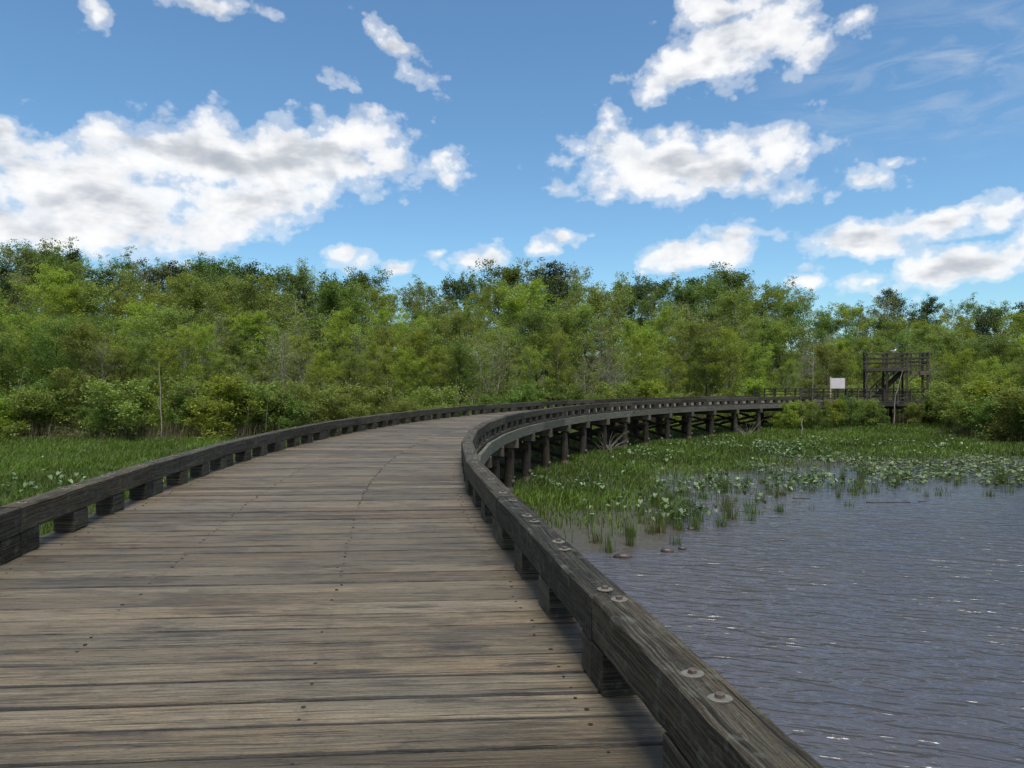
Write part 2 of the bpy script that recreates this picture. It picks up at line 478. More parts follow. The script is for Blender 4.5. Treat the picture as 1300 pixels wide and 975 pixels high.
def water_mat():
    m, nt, out = new_mat('rippled_marsh_water')
    geo = N(nt, 'ShaderNodeNewGeometry'); p = geo.outputs['Position']
    rot = N(nt, 'ShaderNodeMapping'); nt.links.new(p, rot.inputs[0]); rot.inputs['Rotation'].default_value = (0, 0, R_(17))
    q = rot.outputs[0]
    w1 = noise(nt, vmul(nt, q, (2.0, 6.5, 1)), 1.0, 2, 0.5, 0.5)
    w2 = noise(nt, vmul(nt, q, (5.5, 15, 1)), 1.0, 3, 0.6, 0.4)
    w0 = noise(nt, vmul(nt, q, (1.35, 4.3, 1)), 1.0, 2, 0.5, 0.6)
    w3 = noise(nt, vmul(nt, q, (0.35, 0.7, 1)), 1.0, 3, 0.5)
    h = mth(nt, 'ADD', mth(nt, 'MULTIPLY', w0, 1.0), mth(nt, 'ADD', mth(nt, 'MULTIPLY', w1, 0.42), mth(nt, 'MULTIPLY', w2, 0.06)))
    # calmer water where the shore and the weeds break the wind
    calm = ramp(nt, w3, [(0.35, 0.55), (0.6, 1.0)])
    sp = N(nt, 'ShaderNodeSeparateXYZ'); nt.links.new(p, sp.inputs[0])
    lee = ramp(nt, mth(nt, 'MULTIPLY', sp.outputs[1], 0.02), [(0.36, 1.0), (0.50, 0.28)])
    b = N(nt, 'ShaderNodeBump', ins={'Distance': 0.15})
    nt.links.new(mth(nt, 'MULTIPLY', mth(nt, 'MULTIPLY', calm, lee), 1.0), b.inputs['Strength'])
    nt.links.new(h, b.inputs['Height'])
    bs = N(nt, 'ShaderNodeBsdfPrincipled', ins={'Roughness': 0.19, 'IOR': 1.333, 'Specular IOR Level': 0.8})
    c = ramp(nt, w3, [(0.3, (0.048, 0.048, 0.058)), (0.7, (0.064, 0.062, 0.072))])
    nt.links.new(c, bs.inputs['Base Color'])
    nt.links.new(b.outputs[0], bs.inputs['Normal']); nt.links.new(bs.outputs[0], out.inputs[0])
    return m


wm = water_mat()
wx = np.array([-900.0, -40, 40, 900]); wy = np.array([-300.0, 0, 60, 120])
WX, WY = np.meshgrid(wx, wy); ii = (np.arange(3)[:, None] * 4 + np.arange(3)[None, :]).ravel()
o = bpy.data.objects.new('water', quads_mesh('water', np.c_[WX.ravel(), WY.ravel(), np.full(16, WATER_Z)], np.c_[ii, ii + 1, ii + 5, ii + 4], wm)); link(o)
tag(o, kind='structure')


# ------------------------------------------------------------------ boardwalk
def head(s): return TH0 if s < 0 else TH0 + s / RAD


def pt(s, off, z=0.0):
    """s: metres along the inner curb line, off: metres out to the left of it"""
    h = head(s)
    x = CX - (RAD + off) * math.cos(h); y = CY + (RAD + off) * math.sin(h)
    if s < 0: x += s * math.sin(h); y += s * math.cos(h)
    return np.array([x, y, z])


S_END = (R_(58) - TH0) * RAD
bw = empty('boardwalk', (0, 0, 0), 'curving weathered timber boardwalk raised on piles over the marsh', 'boardwalk')

# deck of cross boards
V = []; Q = []; U = []; U2 = []; T = []
nails = []
pitch = 0.263; nv = 0; OV = 0.215


def edge_line(s):
    """board joint number line through the deck centre at s: its two end points"""
    h = head(s); ph = max(-0.07, h) if s < 6 else h
    if s < 6: ph = max(h, -0.07)
    c = pt(s, W / 2); d = np.array([math.cos(ph), -math.sin(ph), 0])
    k = (W / 2 + OV) / math.cos(ph - h)
    return c - d * k, c + d * k, 1 / math.cos(ph - h)


i = 0; s = -13.0
while s < S_END:
    sc_ = s; s2 = s + pitch * RAD / (RAD + W / 2) if s >= 0 else s + pitch
    a0, b0, k0 = edge_line(s); a1, b1, k1 = edge_line(s2)
    s = s2
    far = a0[1] > 16 or a0[1] < -1
    spans = [(0, 1)]
    if a0[1] > 9.0: spans = [(0, 1 - (1.37 + OV) / (W + 2 * OV) + random.uniform(-.004, .004)), (None, 1)]
    prev = 0
    for (t0, t1) in spans:
        if t0 is None: t0 = prev + 0.0012
        prev = t1
        n = max(2, int((t1 - t0) * (5 if far else 22)))
        tone = (random.random(), random.random(), np.clip(random.gauss(0.5, 0.27), 0, 1))
        gap = 0.0055 + random.random() * 0.005
        ro = random.random() * 50; vo = random.random() * 30
        zo = random.gauss(0, 0.0013); tilt = random.gauss(0, 0.0018); cup = random.gauss(0.0, 0.0015)
        prof = [(-1, -0.07), (-1, -0.013), (-0.955, -0.001), (-0.5, 0.0), (0, 0), (0.5, 0), (0.955, -0.001), (1, -0.013), (1, -0.07)]
        j0 = nv; m = len(prof)
        wv = (random.random() * 6, random.random() * 6)
        for k in range(n + 1):
            t = t0 + (t1 - t0) * k / n
            P0 = a0 + (b0 - a0) * t; P1 = a1 + (b1 - a1) * t
            c = (P0 + P1) / 2; hw = (P1 - P0) / 2; L = np.linalg.norm(hw); hd = hw / L
            e0 = (0 if far else abs(random.gauss(0, 0.0018))); e1 = (0 if far else abs(random.gauss(0, 0.0018)))
            for q, (a, z) in enumerate(prof):
                hh = L - gap - (e0 if a < 0 else e1)
                zz = z + zo + tilt * a + cup * (a * a) + 0.0015 * math.sin(t * 9 + wv[0])
                V.append(c + hd * hh * a + np.array([0, 0, zz]))
                T.append(tone)
        ln = np.linalg.norm(b0 - a0)
        for k in range(n):
            for q in range(m - 1):
                Q.append((j0 + k * m + q, j0 + (k + 1) * m + q, j0 + (k + 1) * m + q + 1, j0 + k * m + q + 1))
                ta = t0 + (t1 - t0) * k / n; tb = t0 + (t1 - t0) * (k + 1) / n
                va, vb = prof[q], prof[q + 1]
                f = lambda p: vo + p[0] * 0.13 + p[1]
                U += [(ro + ta * ln, f(va)), (ro + tb * ln, f(va)), (ro + tb * ln, f(vb)), (ro + ta * ln, f(vb))]
                U2 += [((1 - ta) * ln - OV, va[0]), ((1 - tb) * ln - OV, va[0]), ((1 - tb) * ln - OV, vb[0]), ((1 - ta) * ln - OV, vb[0])]
        for e in (0, n):
            b = j0 + e * m
            for (p, q, r, w_) in ((0, 1, 7, 8), (1, 2, 6, 7), (2, 3, 5, 6)):
                Q.append((b + p, b + q, b + r, b + w_)); U += [(ro, vo)] * 4; U2 += [(9, 1)] * 4
        nv = len(V)
    if -1 < a0[1] < 24:
        for off in (0.12, 1.37, 2.74, 3.98):
            for a in (-0.55, 0.5):
                if random.random() < 0.3: continue
                t = 1 - (off + OV) / (W + 2 * OV) + random.gauss(0, 0.0035)
                P0 = a0 + (b0 - a0) * t; P1 = a1 + (b1 - a1) * t
                c = (P0 + P1) / 2 + (P1 - P0) / 2 * (a + random.gauss(0, 0.06))
                nails.append(c)
me = quads_mesh('deck', V, Q, M['deck'], U, T)
l2 = me.uv_layers.new(name='place'); l2.data.foreach_set('uv', np.asarray(U2, dtype=np.float32).ravel())
link(bpy.data.objects.new('deck', me), bw)
nm = MB()
for c in nails:
    r = random.uniform(0.007, 0.013)
    nm.tube([(c[0], c[1], -0.004), (c[0], c[1], 0.0035)], [r, r], 6, caps=True)
nm.build('nail_heads', M['nail'], bw)['kind'] = 'stuff'


def timber_obj(name, p0, p1, w, h, mat, parent, **kw):
    mb = MB(); mb.timber(p0, p1, w, h, **kw); return mb.build(name, mat, parent)


# washer and bolt, built once and copied
def bolt_mesh():
    mb = MB()
    ang = np.arange(16) * 2 * math.pi / 16
    def ring(r, z): return np.c_[r * np.cos(ang), r * np.sin(ang), np.full(16, z)]
    mb.rings([ring(0.043, 0), ring(0.043, 0.005), ring(0.040, 0.0065)], (.5, .5, .5))
    me1 = quads_mesh('washer', np.concatenate(mb.V), np.concatenate(mb.Q), M['zinc'], np.concatenate(mb.U), np.concatenate(mb.T))
    mb = MB(); a6 = np.arange(6) * math.pi / 3
    def r6(r, z): return np.c_[r * np.cos(a6), r * np.sin(a6), np.full(6, z)]
    mb.rings([r6(0.018, 0.0076), r6(0.018, 0.019), r6(0.0155, 0.021)], (.5, .5, .5))
    me2 = quads_mesh('bolt_head', np.concatenate(mb.V), np.concatenate(mb.Q), M['rust'], np.concatenate(mb.U), np.concatenate(mb.T))
    return me1, me2


washer_me, bolt_me = bolt_mesh()
BW_, BH_ = 0.20, 0.225      # curb rail section


def curb(side):
    off = -BW_ / 2 if side == 'inner' else W + BW_ / 2
    k = (RAD + off) / RAD
    # joint positions in s
    if side == 'inner': js = [-4.39 - 3.3 * 3]
    else: js = [-0.963 - 3.3 * 4]
    while js[-1] < S_END - 1:
        s0 = js[-1]
        js.append(s0 + 3.3 if s0 < 0 else s0 + 3.3 / k)
    for a, b in zip(js[:-1], js[1:]):
        A = pt(a, off); B = pt(b, off); d = B - A; L = np.linalg.norm(d); d /= L
        dz = random.gauss(0, 0.004); dx = random.gauss(0, 0.004)
        sd = np.array([d[1], -d[0], 0])
        zc = 0.2 + BH_ / 2
        near = A[1] < 30
        tn = (random.random(), random.random(), np.clip(random.gauss(0.5, 0.3), 0, 1))
        e1 = np.array([0, 0, random.gauss(0, .004)]); e2 = np.array([0, 0, random.gauss(0, .004)])
        rail = timber_obj('curb_rail', A + d * 0.004 + sd * dx + np.array([0, 0, zc]) + e1, B - d * 0.004 + sd * dx + np.array([0, 0, zc]) + e2, BW_, BH_, M['beam'], bw,
                          ch=0.011, nseg=26 if near else 4, jit=0.0017 if near else 0.0, tone=tn)
        for (t0, t1) in ((0.004, 0.19 if B[1] < 9 and side == 'inner' else 0.33), (L * .35 - 0.165, L * .35 + 0.165), (L * .65 - 0.165, L * .65 + 0.165), (L - (0.19 if B[1] < 5 and side == 'inner' else 0.33), L - 0.004)):
            j = random.gauss(0, 0.006)
            timber_obj('spacer_block', A + d * (t0 + j * (0.1 < t0 < 3)) + np.array([0, 0, 0.1015]), A + d * (t1 + j * (0.1 < t0 < 3)) + np.array([0, 0, 0.1015]),
                       BW_ - 0.006, 0.197, M['beam'], rail, ch=0.006, nseg=2, jit=0.001 if near else 0)
        if A[1] < 22 and A[1] > -3:
            for tb in (0.115 if A[1] < 5 else 0.24, L * .35 - 0.115, L * .35 + 0.115, L * .65 - 0.115, L * .65 + 0.115, L - (0.115 if B[1] < 5 else 0.24)):
                p = A + d * (tb + random.gauss(0, 0.012)) + sd * (dx + random.gauss(0, 0.010))
                w_ = bpy.data.objects.new('washer', washer_me); link(w_, rail); w_.location = (p[0], p[1], 0.2 + BH_ + 0.0015)
                w_.rotation_euler = (random.gauss(0, .03), random.gauss(0, .03), random.random() * 6)
                b_ = bpy.data.objects.new('bolt_head', bolt_me); link(b_, rail); b_.location = (p[0], p[1], 0.2 + BH_ + 0.0015)
                b_.rotation_euler = (0, 0, random.random() * 6)


curb('inner'); curb('outer')

# fascia boards, stringers, bents
js = [-15.2]
while js[-1] < S_END + 1.0: js.append(js[-1] + 3.35)
for a, b in zip(js[:-1], js[1:]):
    for off in (-0.262, W + 0.262):
        A = pt(a, off, -0.235); B = pt(b, off, -0.235); d = (B - A) / np.linalg.norm(B - A)
        timber_obj('fascia_board', A + d * .004, B - d * .004, 0.09, 0.31, M['fascia'], bw, ch=0.005, nseg=6, jit=0.0015)
    for off in (0.12, 1.37, 2.74, 3.98):
        A = pt(a, off, -0.235); B = pt(b, off, -0.235)
        timber_obj('stringer', A, B, 0.1, 0.3, M['pile'], bw, ch=0)
for sidx, a in enumerate(np.arange(-15.2, S_END, 2.92)):
    A0 = pt(a, -0.36, -0.535); A1 = pt(a, W + 0.36, -0.535)
    ax = (A1 - A0) / np.linalg.norm(A1 - A0); fw = np.array([-ax[1], ax[0], 0])
    timber_obj('pile_cap', A0, A1, 0.25, 0.28, M['cap'], bw, ch=0.008)
    for off in (-0.08, W / 2, W + 0.08):
        p = pt(a, off); g = gz(p[0], p[1])
        mb = MB(); lean = np.array([random.gauss(0, .012), random.gauss(0, .012), 0])
        zs = [g - 0.5, -1.9, -1.3, -0.695]
        mb.tube([p + np.array([0, 0, z]) + lean * (z + .7) * 2 for z in zs], [0.172, 0.170, 0.162, 0.155], 14, caps=True)
        pl = mb.build('pile', M['pile'], bw, False)
        if off < 0 and p[1] > 8:
            cb = MB(); q = p + lean * (-1.76 + .7) * 2
            cb.timber(q + np.array([0.10, -0.165, -1.76]), q + np.array([0.20, -0.165, -1.76]), 0.03, 0.08, ch=0.004)
            cb.build('bolt_plate', M['zinc'], pl)
    for (o0, z0, o1, z1, sg) in ((-0.2, -0.85, W + 0.2, -1.9, 1), (W + 0.2, -0.85, -0.2, -1.9, -1)):
        A = pt(a, o0, z0) + fw * 0.175 * sg; B = pt(a, o1, z1) + fw * 0.175 * sg
        timber_obj('cross_brace', A, B, 0.05, 0.15, M['pile'], bw, ch=0)

# ------------------------------------------------------------------ viewing platform with railing
vp = empty('viewing_platform', (28, 60, 0), 'low viewing platform with plank railings at the far end of the boardwalk', 'platform')
inv = Matrix.Translation((-28, -60, 0))


def vpo(mb, name, mat):
    o = mb.build(name, mat, vp); o.matrix_parent_inverse = inv; return o


E_in = pt(S_END, 0); E_out = pt(S_END, W)
front = [(E_in[0] + 0.15, E_in[1] - 0.1), (27.4, 58.4), (34.2, 58.4)]
back = [(E_out[0] + 0.1, E_out[1] + 0.1), (24.0, 63.2), (34.2, 64.6)]


def along(L, t):
    L = np.array(L, float); d = np.r_[0, np.cumsum(np.linalg.norm(np.diff(L, axis=0), axis=1))]; x = t * d[-1]
    return np.array([np.interp(x, d, L[:, 0]), np.interp(x, d, L[:, 1])])


mb = MB()
for k in range(48):
    p0, p1 = along(front, (k + .5) / 48), along(back, (k + .5) / 48)
    mb.timber((p0[0], p0[1] - 0.1, -0.035 + 0.001 * (k % 2)), (p1[0], p1[1] + 0.1, -0.035), 0.268, 0.07, ch=0.004)
vpo(mb, 'deck', M['beam'])
for L, sg in ((front, -1), (back, 1)):
    Ld = np.array(L); n = 12
    for k in range(n + 1):
        p = along(L, k / n)
        mb = MB(); mb.timber((p[0], p[1] + sg * 0.16, -0.3), (p[0], p[1] + sg * 0.16, 0.95), 0.11, 0.11, ch=0.005, up=(0, 1, 0)); vpo(mb, 'rail_post', M['tower'])
    for z, h in ((0.28, 0.09), (0.52, 0.07), (0.74, 0.07)):
        for a, b in zip(L[:-1], L[1:]):
            mb = MB(); mb.timber((a[0], a[1] + sg * 0.08, z), (b[0], b[1] + sg * 0.08, z), 0.04, h, ch=0.004); vpo(mb, 'rail_board', M['beam'])
    for a, b in zip(L[:-1], L[1:]):
        mb = MB(); mb.timber((a[0], a[1] + sg * 0.12, 0.975), (b[0], b[1] + sg * 0.12, 0.975), 0.22, 0.05, ch=0.006); vpo(mb, 'handrail', M['beam'])
        mb = MB(); mb.timber((a[0], a[1] + sg * 0.06, -0.22), (b[0], b[1] + sg * 0.06, -0.22), 0.07, 0.29, ch=0.006); vpo(mb, 'fascia_board', M['tower'])
for k in range(6):
    p0, p1 = along(front, (k + .3) / 6), along(back, (k + .3) / 6)
    mb = MB(); mb.timber((p0[0], p0[1] + .1, -0.5), (p1[0], p1[1] - .1, -0.5), 0.25, 0.25, ch=0); vpo(mb, 'pile_cap', M['cap'])
    for p in (p0 + (0, .3), p1 - (0, .3)):
        mb = MB(); mb.tube([(p[0], p[1], -2.6), (p[0], p[1], -0.63)], 0.14, 10, caps=True); vpo(mb, 'pile', M['pile'])

# sign
sx, sy = 25.25, 58.05
sg = empty('information_board', (sx, sy, 0), 'pale blank board on two posts above the far platform railing', 'sign')
sgi = Matrix.Translation((-sx, -sy, 0))
mb = MB(); mb.timber((sx - 0.53, sy - 0.09, 1.42), (sx + 0.53, sy - 0.09, 1.42), 0.04, 0.80, ch=0.006); o = mb.build('panel', M['panel'], sg); o.matrix_parent_inverse = sgi
for dx, mm in ((-0.58, 'pale'), (0.58, 'tower')):
    mb = MB(); mb.timber((sx + dx, sy - 0.08, -0.35), (sx + dx, sy - 0.08, 1.93), 0.09, 0.09, ch=0.006, up=(0, 1, 0)); o = mb.build('post', M[mm], sg); o.matrix_parent_inverse = sgi

# ------------------------------------------------------------------ observation tower
tx, ty = 28.45, 60.0
tw = empty('observation_tower', (tx, ty, -2), 'dark timber observation tower with railed upper deck and stair', 'tower')
ti = Matrix.Translation((-tx, -ty, 2))


def tp(name, segs, mat='tower'):
    mb = MB()
    for (a, b, w_, h_) in segs:
        v = abs(b[2] - a[2]) > 0.7 * math.hypot(b[0] - a[0], b[1] - a[1])
        mb.timber(a, b, w_, h_, ch=0.006, up=(0, 1, 0) if v else (0, 0, 1))
    o = mb.build(name, M[mat], tw); o.matrix_parent_inverse = ti; return o


Y0, Y1 = 60.0, 63.0
X0, X1, X2 = 28.45, 31.62, 33.25
for x, y, zt in ((X0, Y0, 3.84), (30.05, Y0, 3.84), (X1, Y0, 3.84), (X2, Y0 + .1, 3.84), (X0, Y1, 3.84), (30.05, Y1, 3.84), (X1, Y1, 3.84), (X2, Y1, 3.84)):
    g = gz(x, y)
    tp('post', [((x, y, g - 0.4), (x, y, zt), 0.17, 0.17)])
mb = MB()
for k in range(12):
    x = X0 + 0.12 + k * 0.268
    mb.timber((x, Y0 - .05, 2.60), (x, Y1 + .05, 2.60), 0.255, 0.06, ch=0.004)
o = mb.build('upper_deck', M['tower'], tw); o.matrix_parent_inverse = ti
mb = MB()
for k in range(6):
    x = X1 + 0.22 + k * 0.268
    mb.timber((x, Y0 + .05, 2.36), (x, Y1 + .05, 2.36), 0.255, 0.06, ch=0.004)
o = mb.build('landing', M['tower'], tw); o.matrix_parent_inverse = ti
tp('deck_beam', [((X0 - .1, Y0 - 0.13, 2.49), (X1 + .08, Y0 - 0.13, 2.49), 0.07, 0.24)], 'cap')
tp('deck_beam', [((X0 - .1, Y1 + 0.13, 2.49), (X1 + .08, Y1 + 0.13, 2.49), 0.07, 0.24)], 'cap')
tp('deck_beam', [((X0 - .12, Y0, 2.47), (X0 - .12, Y1, 2.47), 0.07, 0.24)])
tp('landing_beam', [((X1 + .12, Y0 - 0.03, 2.22), (X2 + .12, Y0 - 0.03, 2.22), 0.07, 0.28)], 'cap')
tp('landing_beam', [((X2 + .13, Y0, 2.22), (X2 + .13, Y1, 2.22), 0.07, 0.28)])
for (xa, xb, zs) in ((X0, X1, (3.05, 3.42)), (X1 + .12, X2, (2.85, 3.12, 3.42))):
    for y in (Y0 - 0.1, Y1 - 0.1):
        for z in zs:
            tp('rail_board', [((xa, y, z), (xb, y, z), 0.04, 0.11)], 'beam')
        tp('handrail', [((xa - .06, y + 0.04, 3.80), (xb + .06, y + 0.04, 3.80), 0.2, 0.06)])
for x in (X0 - 0.08, X2 + 0.1):
    for z in (3.05, 3.42):
        tp('rail_board', [((x, Y0, z), (x, Y1, z), 0.04, 0.11)], 'beam')
    tp('handrail', [((x, Y0 - .05, 3.862), (x, Y1 + .05, 3.862), 0.16, 0.06)])
for x in (X1 + .32, 32.62):
    tp('rail_post', [((x, Y0 - .13, 2.1), (x, Y0 - .13, 3.77), 0.09, 0.09)], 'beam')
for x in (30.45, 30.8, 31.1):
    tp('rail_post', [((x, Y1 - .15, 2.63), (x, Y1 - .15, 3.77), 0.08, 0.08)], 'cap')
# stair rising to the right under the upper deck
st = MB(); sa, sb = (29.0, 0.05), (31.5, 2.45)
for y in (61.0, 62.3):
    st.timber((sa[0], y, sa[1]), (sb[0], y, sb[1]), 0.06, 0.30, ch=0.004)
o = st.build('stair_stringer', M['tower'], tw); o.matrix_parent_inverse = ti
stp = MB()
for k in range(12):
    t = (k + .7) / 12.5; x = sa[0] + (sb[0] - sa[0]) * t; z = sa[1] + (sb[1] - sa[1]) * t
    stp.timber((x, 61.04, z + .06), (x, 62.26, z + .06), 0.26, 0.05, ch=0.003)
o = stp.build('stair_treads', M['tower'], tw); o.matrix_parent_inverse = ti
for y in (60.97, 62.33):
    tp('stair_rail', [((sa[0] - .1, y, sa[1] + 0.95), (sb[0] - .4, y, sb[1] + .55), 0.05, 0.11)])
    tp('stair_rail', [((sa[0] - .1, y, sa[1] + 0.6), (sb[0] - .1, y, sb[1] + .55 - .1), 0.05, 0.10)])
for k in range(5):
    x = 29.3 + k * 0.47; z = sa[1] + (sb[1] - sa[1]) * (x - sa[0]) / (sb[0] - sa[0])
    tp('stair_post', [((x, 61.02, 0.0), (x, 61.02, min(z + 1.0, 2.36)), 0.09, 0.09)])
tp('knee_brace', [((X1 + .1, Y0, 1.5), (X1 + .75, Y0, 2.08), 0.07, 0.14)])
tp('knee_brace', [((X0 + .08, Y0, 1.75), (X0 + .65, Y0, 2.36), 0.07, 0.14)])

tw.rotation_euler = (0, 0, R_(-21)); tw.scale = (0.90, 0.9, 1)

# gull on the tower rail
gl = empty('gull', (28.45 + 2.1 * .9 * math.cos(R_(21)), 60.0 - 2.1 * .9 * math.sin(R_(21)) - .05, 3.83), 'small white and grey gull standing on the top rail of the tower', 'bird')


def bird():
    prof = [(-0.25, 0.155, 0.004), (-0.20, 0.158, 0.022), (-0.12, 0.150, 0.045), (-0.03, 0.142, 0.066), (0.05, 0.148, 0.068), (0.11, 0.170, 0.052), (0.145, 0.205, 0.036),
            (0.160, 0.240, 0.034), (0.178, 0.262, 0.038), (0.205, 0.268, 0.034), (0.228, 0.262, 0.018), (0.24, 0.258, 0.008)]
    mb = MB(); rings = []
    for i, (x, z, r) in enumerate(prof):
        a = np.arange(12) * math.pi / 6
        tl = 0.55 if 4 <= i <= 7 else 0.1
        rings.append(np.c_[x - r * np.sin(a) * tl, r * 0.85 * np.cos(a), z + r * np.sin(a)])
    mb.rings(rings, (.5, .5, .5)); mb.build('body', M['gullw'], gl, True)
    for s_ in (-1, 1):
        mb = MB(); rr = []
        for (x, z, r, h) in ((0.10, 0.175, 0.012, 0.02), (0.05, 0.175, 0.02, 0.045), (-0.05, 0.170, 0.02, 0.045), (-0.16, 0.170, 0.014, 0.028), (-0.29, 0.165, 0.004, 0.008)):
            a = np.arange(8) * math.pi / 4
            yy = 0.052 if x > -0.1 else 0.03
            rr.append(np.c_[np.full(8, x), s_ * yy + r * np.cos(a), z + h * np.sin(a)])
        mb.rings(rr, (.5, .5, .5)); mb.build('wing', M['gullg'], gl, True)
        mb = MB(); mb.tube([(0.01, s_ * 0.022, 0.10), (0.005, s_ * 0.022, 0.05), (0.012, s_ * 0.022, 0.0)], 0.006, 6); mb.tube([(-0.01, s_ * 0.022, 0.003), (0.05, s_ * 0.022, 0.003)], [0.006, 0.010], 6); mb.build('leg', M['bill'], gl)
    mb = MB(); mb.tube([(0.232, 0, 0.260), (0.262, 0, 0.258), (0.282, 0, 0.250)], [0.010, 0.008, 0.002], 6, caps=True); mb.build('beak', M['bill'], gl)


bird(); gl.scale = (1.0, 1.0, 1.05)

# ------------------------------------------------------------------ plants
def leaves_arrays(C, size, up=0.4, tone=None, aspect=0.55):
    """rhombic leaves at C"""
    n = len(C)
    a = rng.normal(size=(n, 3)); a[:, 2] *= 0.6; a /= np.linalg.norm(a, axis=1)[:, None]
    nn = rng.normal(size=(n, 3)); nn[:, 2] = np.abs(nn[:, 2]) + up
    b = np.cross(nn, a); b /= np.linalg.norm(b, axis=1)[:, None] + 1e-9
    L = (size * rng.uniform(0.6, 1.35, n))[:, None]
    c = np.cross(a, b)
    V = np.stack([C - a * L * .5, C + b * L * aspect * .5 + c * L * 0.08, C + a * L * .5, C - b * L * aspect * .5 + c * L * 0.08], 1).reshape(-1, 3)
    T = np.repeat(tone if tone is not None else rng.random((n, 3)), 4, axis=0)
    return V, T


def leaf_object(name, C, size, mat, tone=None, parent=None, up=0.4, aspect=0.55):
    V, T = leaves_arrays(C, size, up, tone, aspect)
    Q = np.arange(len(V)).reshape(-1, 4)
    o = bpy.data.objects.new(name, quads_mesh(name, V, Q, mat, None, T))
    return link(o, parent)


def tree_proto(seed, H, spread, base, nl, leaf, lm, bark='bark', limbs=18, sub=6, top=0.55, clump=0.34, r0=0.02, up=(0.5, 1.0), bare=0.0, lean=0.03, stems=1, twigs=4):
    """returns an Empty with trunk and crown, standing at the origin"""
    rs = np.random.RandomState(seed)
    root = bpy.data.objects.new('tree', None)
    link(root)
    tb = MB(); cen = []; ctone = []; wt = []
    for st_ in range(stems):
        az = rs.rand() * 6.28
        ln = lean * (1 + 3 * (stems > 1))
        pts = [np.array([0, 0, -0.4])]
        for k in range(1, 9):
            t = k / 8
            w_ = np.array([math.cos(az), math.sin(az), 0]) * ln * H * t + np.r_[rs.normal(0, 0.012 * H, 2), 0] * min(1, t * 2)
            pts.append(np.array([w_[0], w_[1], H * 0.96 * t]))
        pts = np.array(pts)
        rr = r0 * H * np.linspace(1, 0.12, 9) / math.sqrt(stems)
        tb.tube(pts, rr, 7)
        nlb = limbs // stems
        for b in range(nlb):
            t = base + (0.97 - base) * (b + rs.rand() * .8) / nlb
            p = np.array([np.interp(t * 8, np.arange(9), pts[:, i]) for i in range(3)])
            u = (t - base) / (1 - base)
            prof = math.sqrt(max(0.05, 1 - ((u - (1 - top)) / max(top, 1 - top)) ** 2)) * (0.75 + 0.5 * rs.rand())
            L = spread * prof
            a = b * 2.4 + rs.rand() * 1.2
            el = rs.uniform(*up) * (0.6 + 0.7 * u)
            d = np.array([math.cos(a) * math.cos(el), math.sin(a) * math.cos(el), math.sin(el)])
            q = [p]
            for k in range(4):
                d = d + rs.normal(0, 0.16, 3) + np.array([0, 0, 0.05 if k < 2 else -0.03]); d /= np.linalg.norm(d)
                q.append(q[-1] + d * L / 4)
            q = np.array(q); lr = max(0.012, r0 * H * 0.38 * (1 - t * .6))
            tb.tube(q, lr * np.array([1, .75, .5, .32, .15]), 5)
            for s_ in range(sub):
                tt = 0.25 + 0.75 * (s_ + rs.rand() * .8) / sub
                sp = np.array([np.interp(tt * 4, np.arange(5), q[:, i]) for i in range(3)])
                sd_ = d * 0.5 + rs.normal(0, 0.6, 3); sd_[2] = abs(sd_[2]) * 0.7 + 0.05; sd_ /= np.linalg.norm(sd_)
                sl = L * 0.38 * (0.6 + 0.7 * rs.rand())
                m1 = sp + sd_ * sl * .5 + rs.normal(0, .05 * sl, 3); m2 = m1 + (sd_ + rs.normal(0, .25, 3)) * sl * .5
                tb.tube([sp, m1, m2], [lr * .32, lr * .2, lr * .08], 3)
                ct = rs.rand()
                if rs.rand() < bare: 
                    for w_ in range(2):
                        e = m1 + (rs.normal(0, .5, 3) + sd_) * sl * .5
                        tb.tube([m1, (m1 + e) / 2 + rs.normal(0, .03, 3), e], [lr * .16, lr * .1, lr * .05], 3)
                    continue
                for w_ in range(twigs):
                    c_ = sp + (m2 - sp) * rs.uniform(.3, 1.1) + rs.normal(0, 0.16 * sl + .05, 3)
                    cen.append(c_); ctone.append(ct * 0.6 + rs.rand() * .4); wt.append(0.25 + 1.5 * rs.rand() ** 2)
    cen = np.array(cen); wt = np.array(wt); wt /= wt.sum(); ctone = np.array(ctone)
    idx = rs.choice(len(cen), nl, p=wt)
    cs = clump * spread * rs.uniform(0.25, 0.62, len(cen))
    off = rs.normal(size=(nl, 3)); off /= np.linalg.norm(off, axis=1)[:, None]
    off *= (rs.rand(nl) ** 0.5)[:, None] * cs[idx][:, None] * np.array([1.1, 1.1, 0.85])
    C = cen[idx] + off
    tone = np.c_[np.clip(ctone[idx] * .55 + rs.rand(nl) * .45, 0, 1), rs.rand(nl), rs.rand(nl)]
    tb.build('trunk', M[bark], root, True)
    leaf_object('crown', C, leaf, M[lm], tone, root)
    root['H0'] = float(C[:, 2].max())
    return root


def place_copy(proto, name, loc, rz, sc, label, cat, group, used=set()):
    if proto.name not in used and 'used' not in proto:
        root = proto; proto['used'] = 1
    else:
        root = proto.copy(); link(root)
        for ch in proto.children:
            c = ch.copy(); link(c); c.parent = root
    root.name = name
    root.location = loc; root.rotation_euler = (0, 0, rz); root.scale = sc
    tag(root, label, cat, group)
    return root


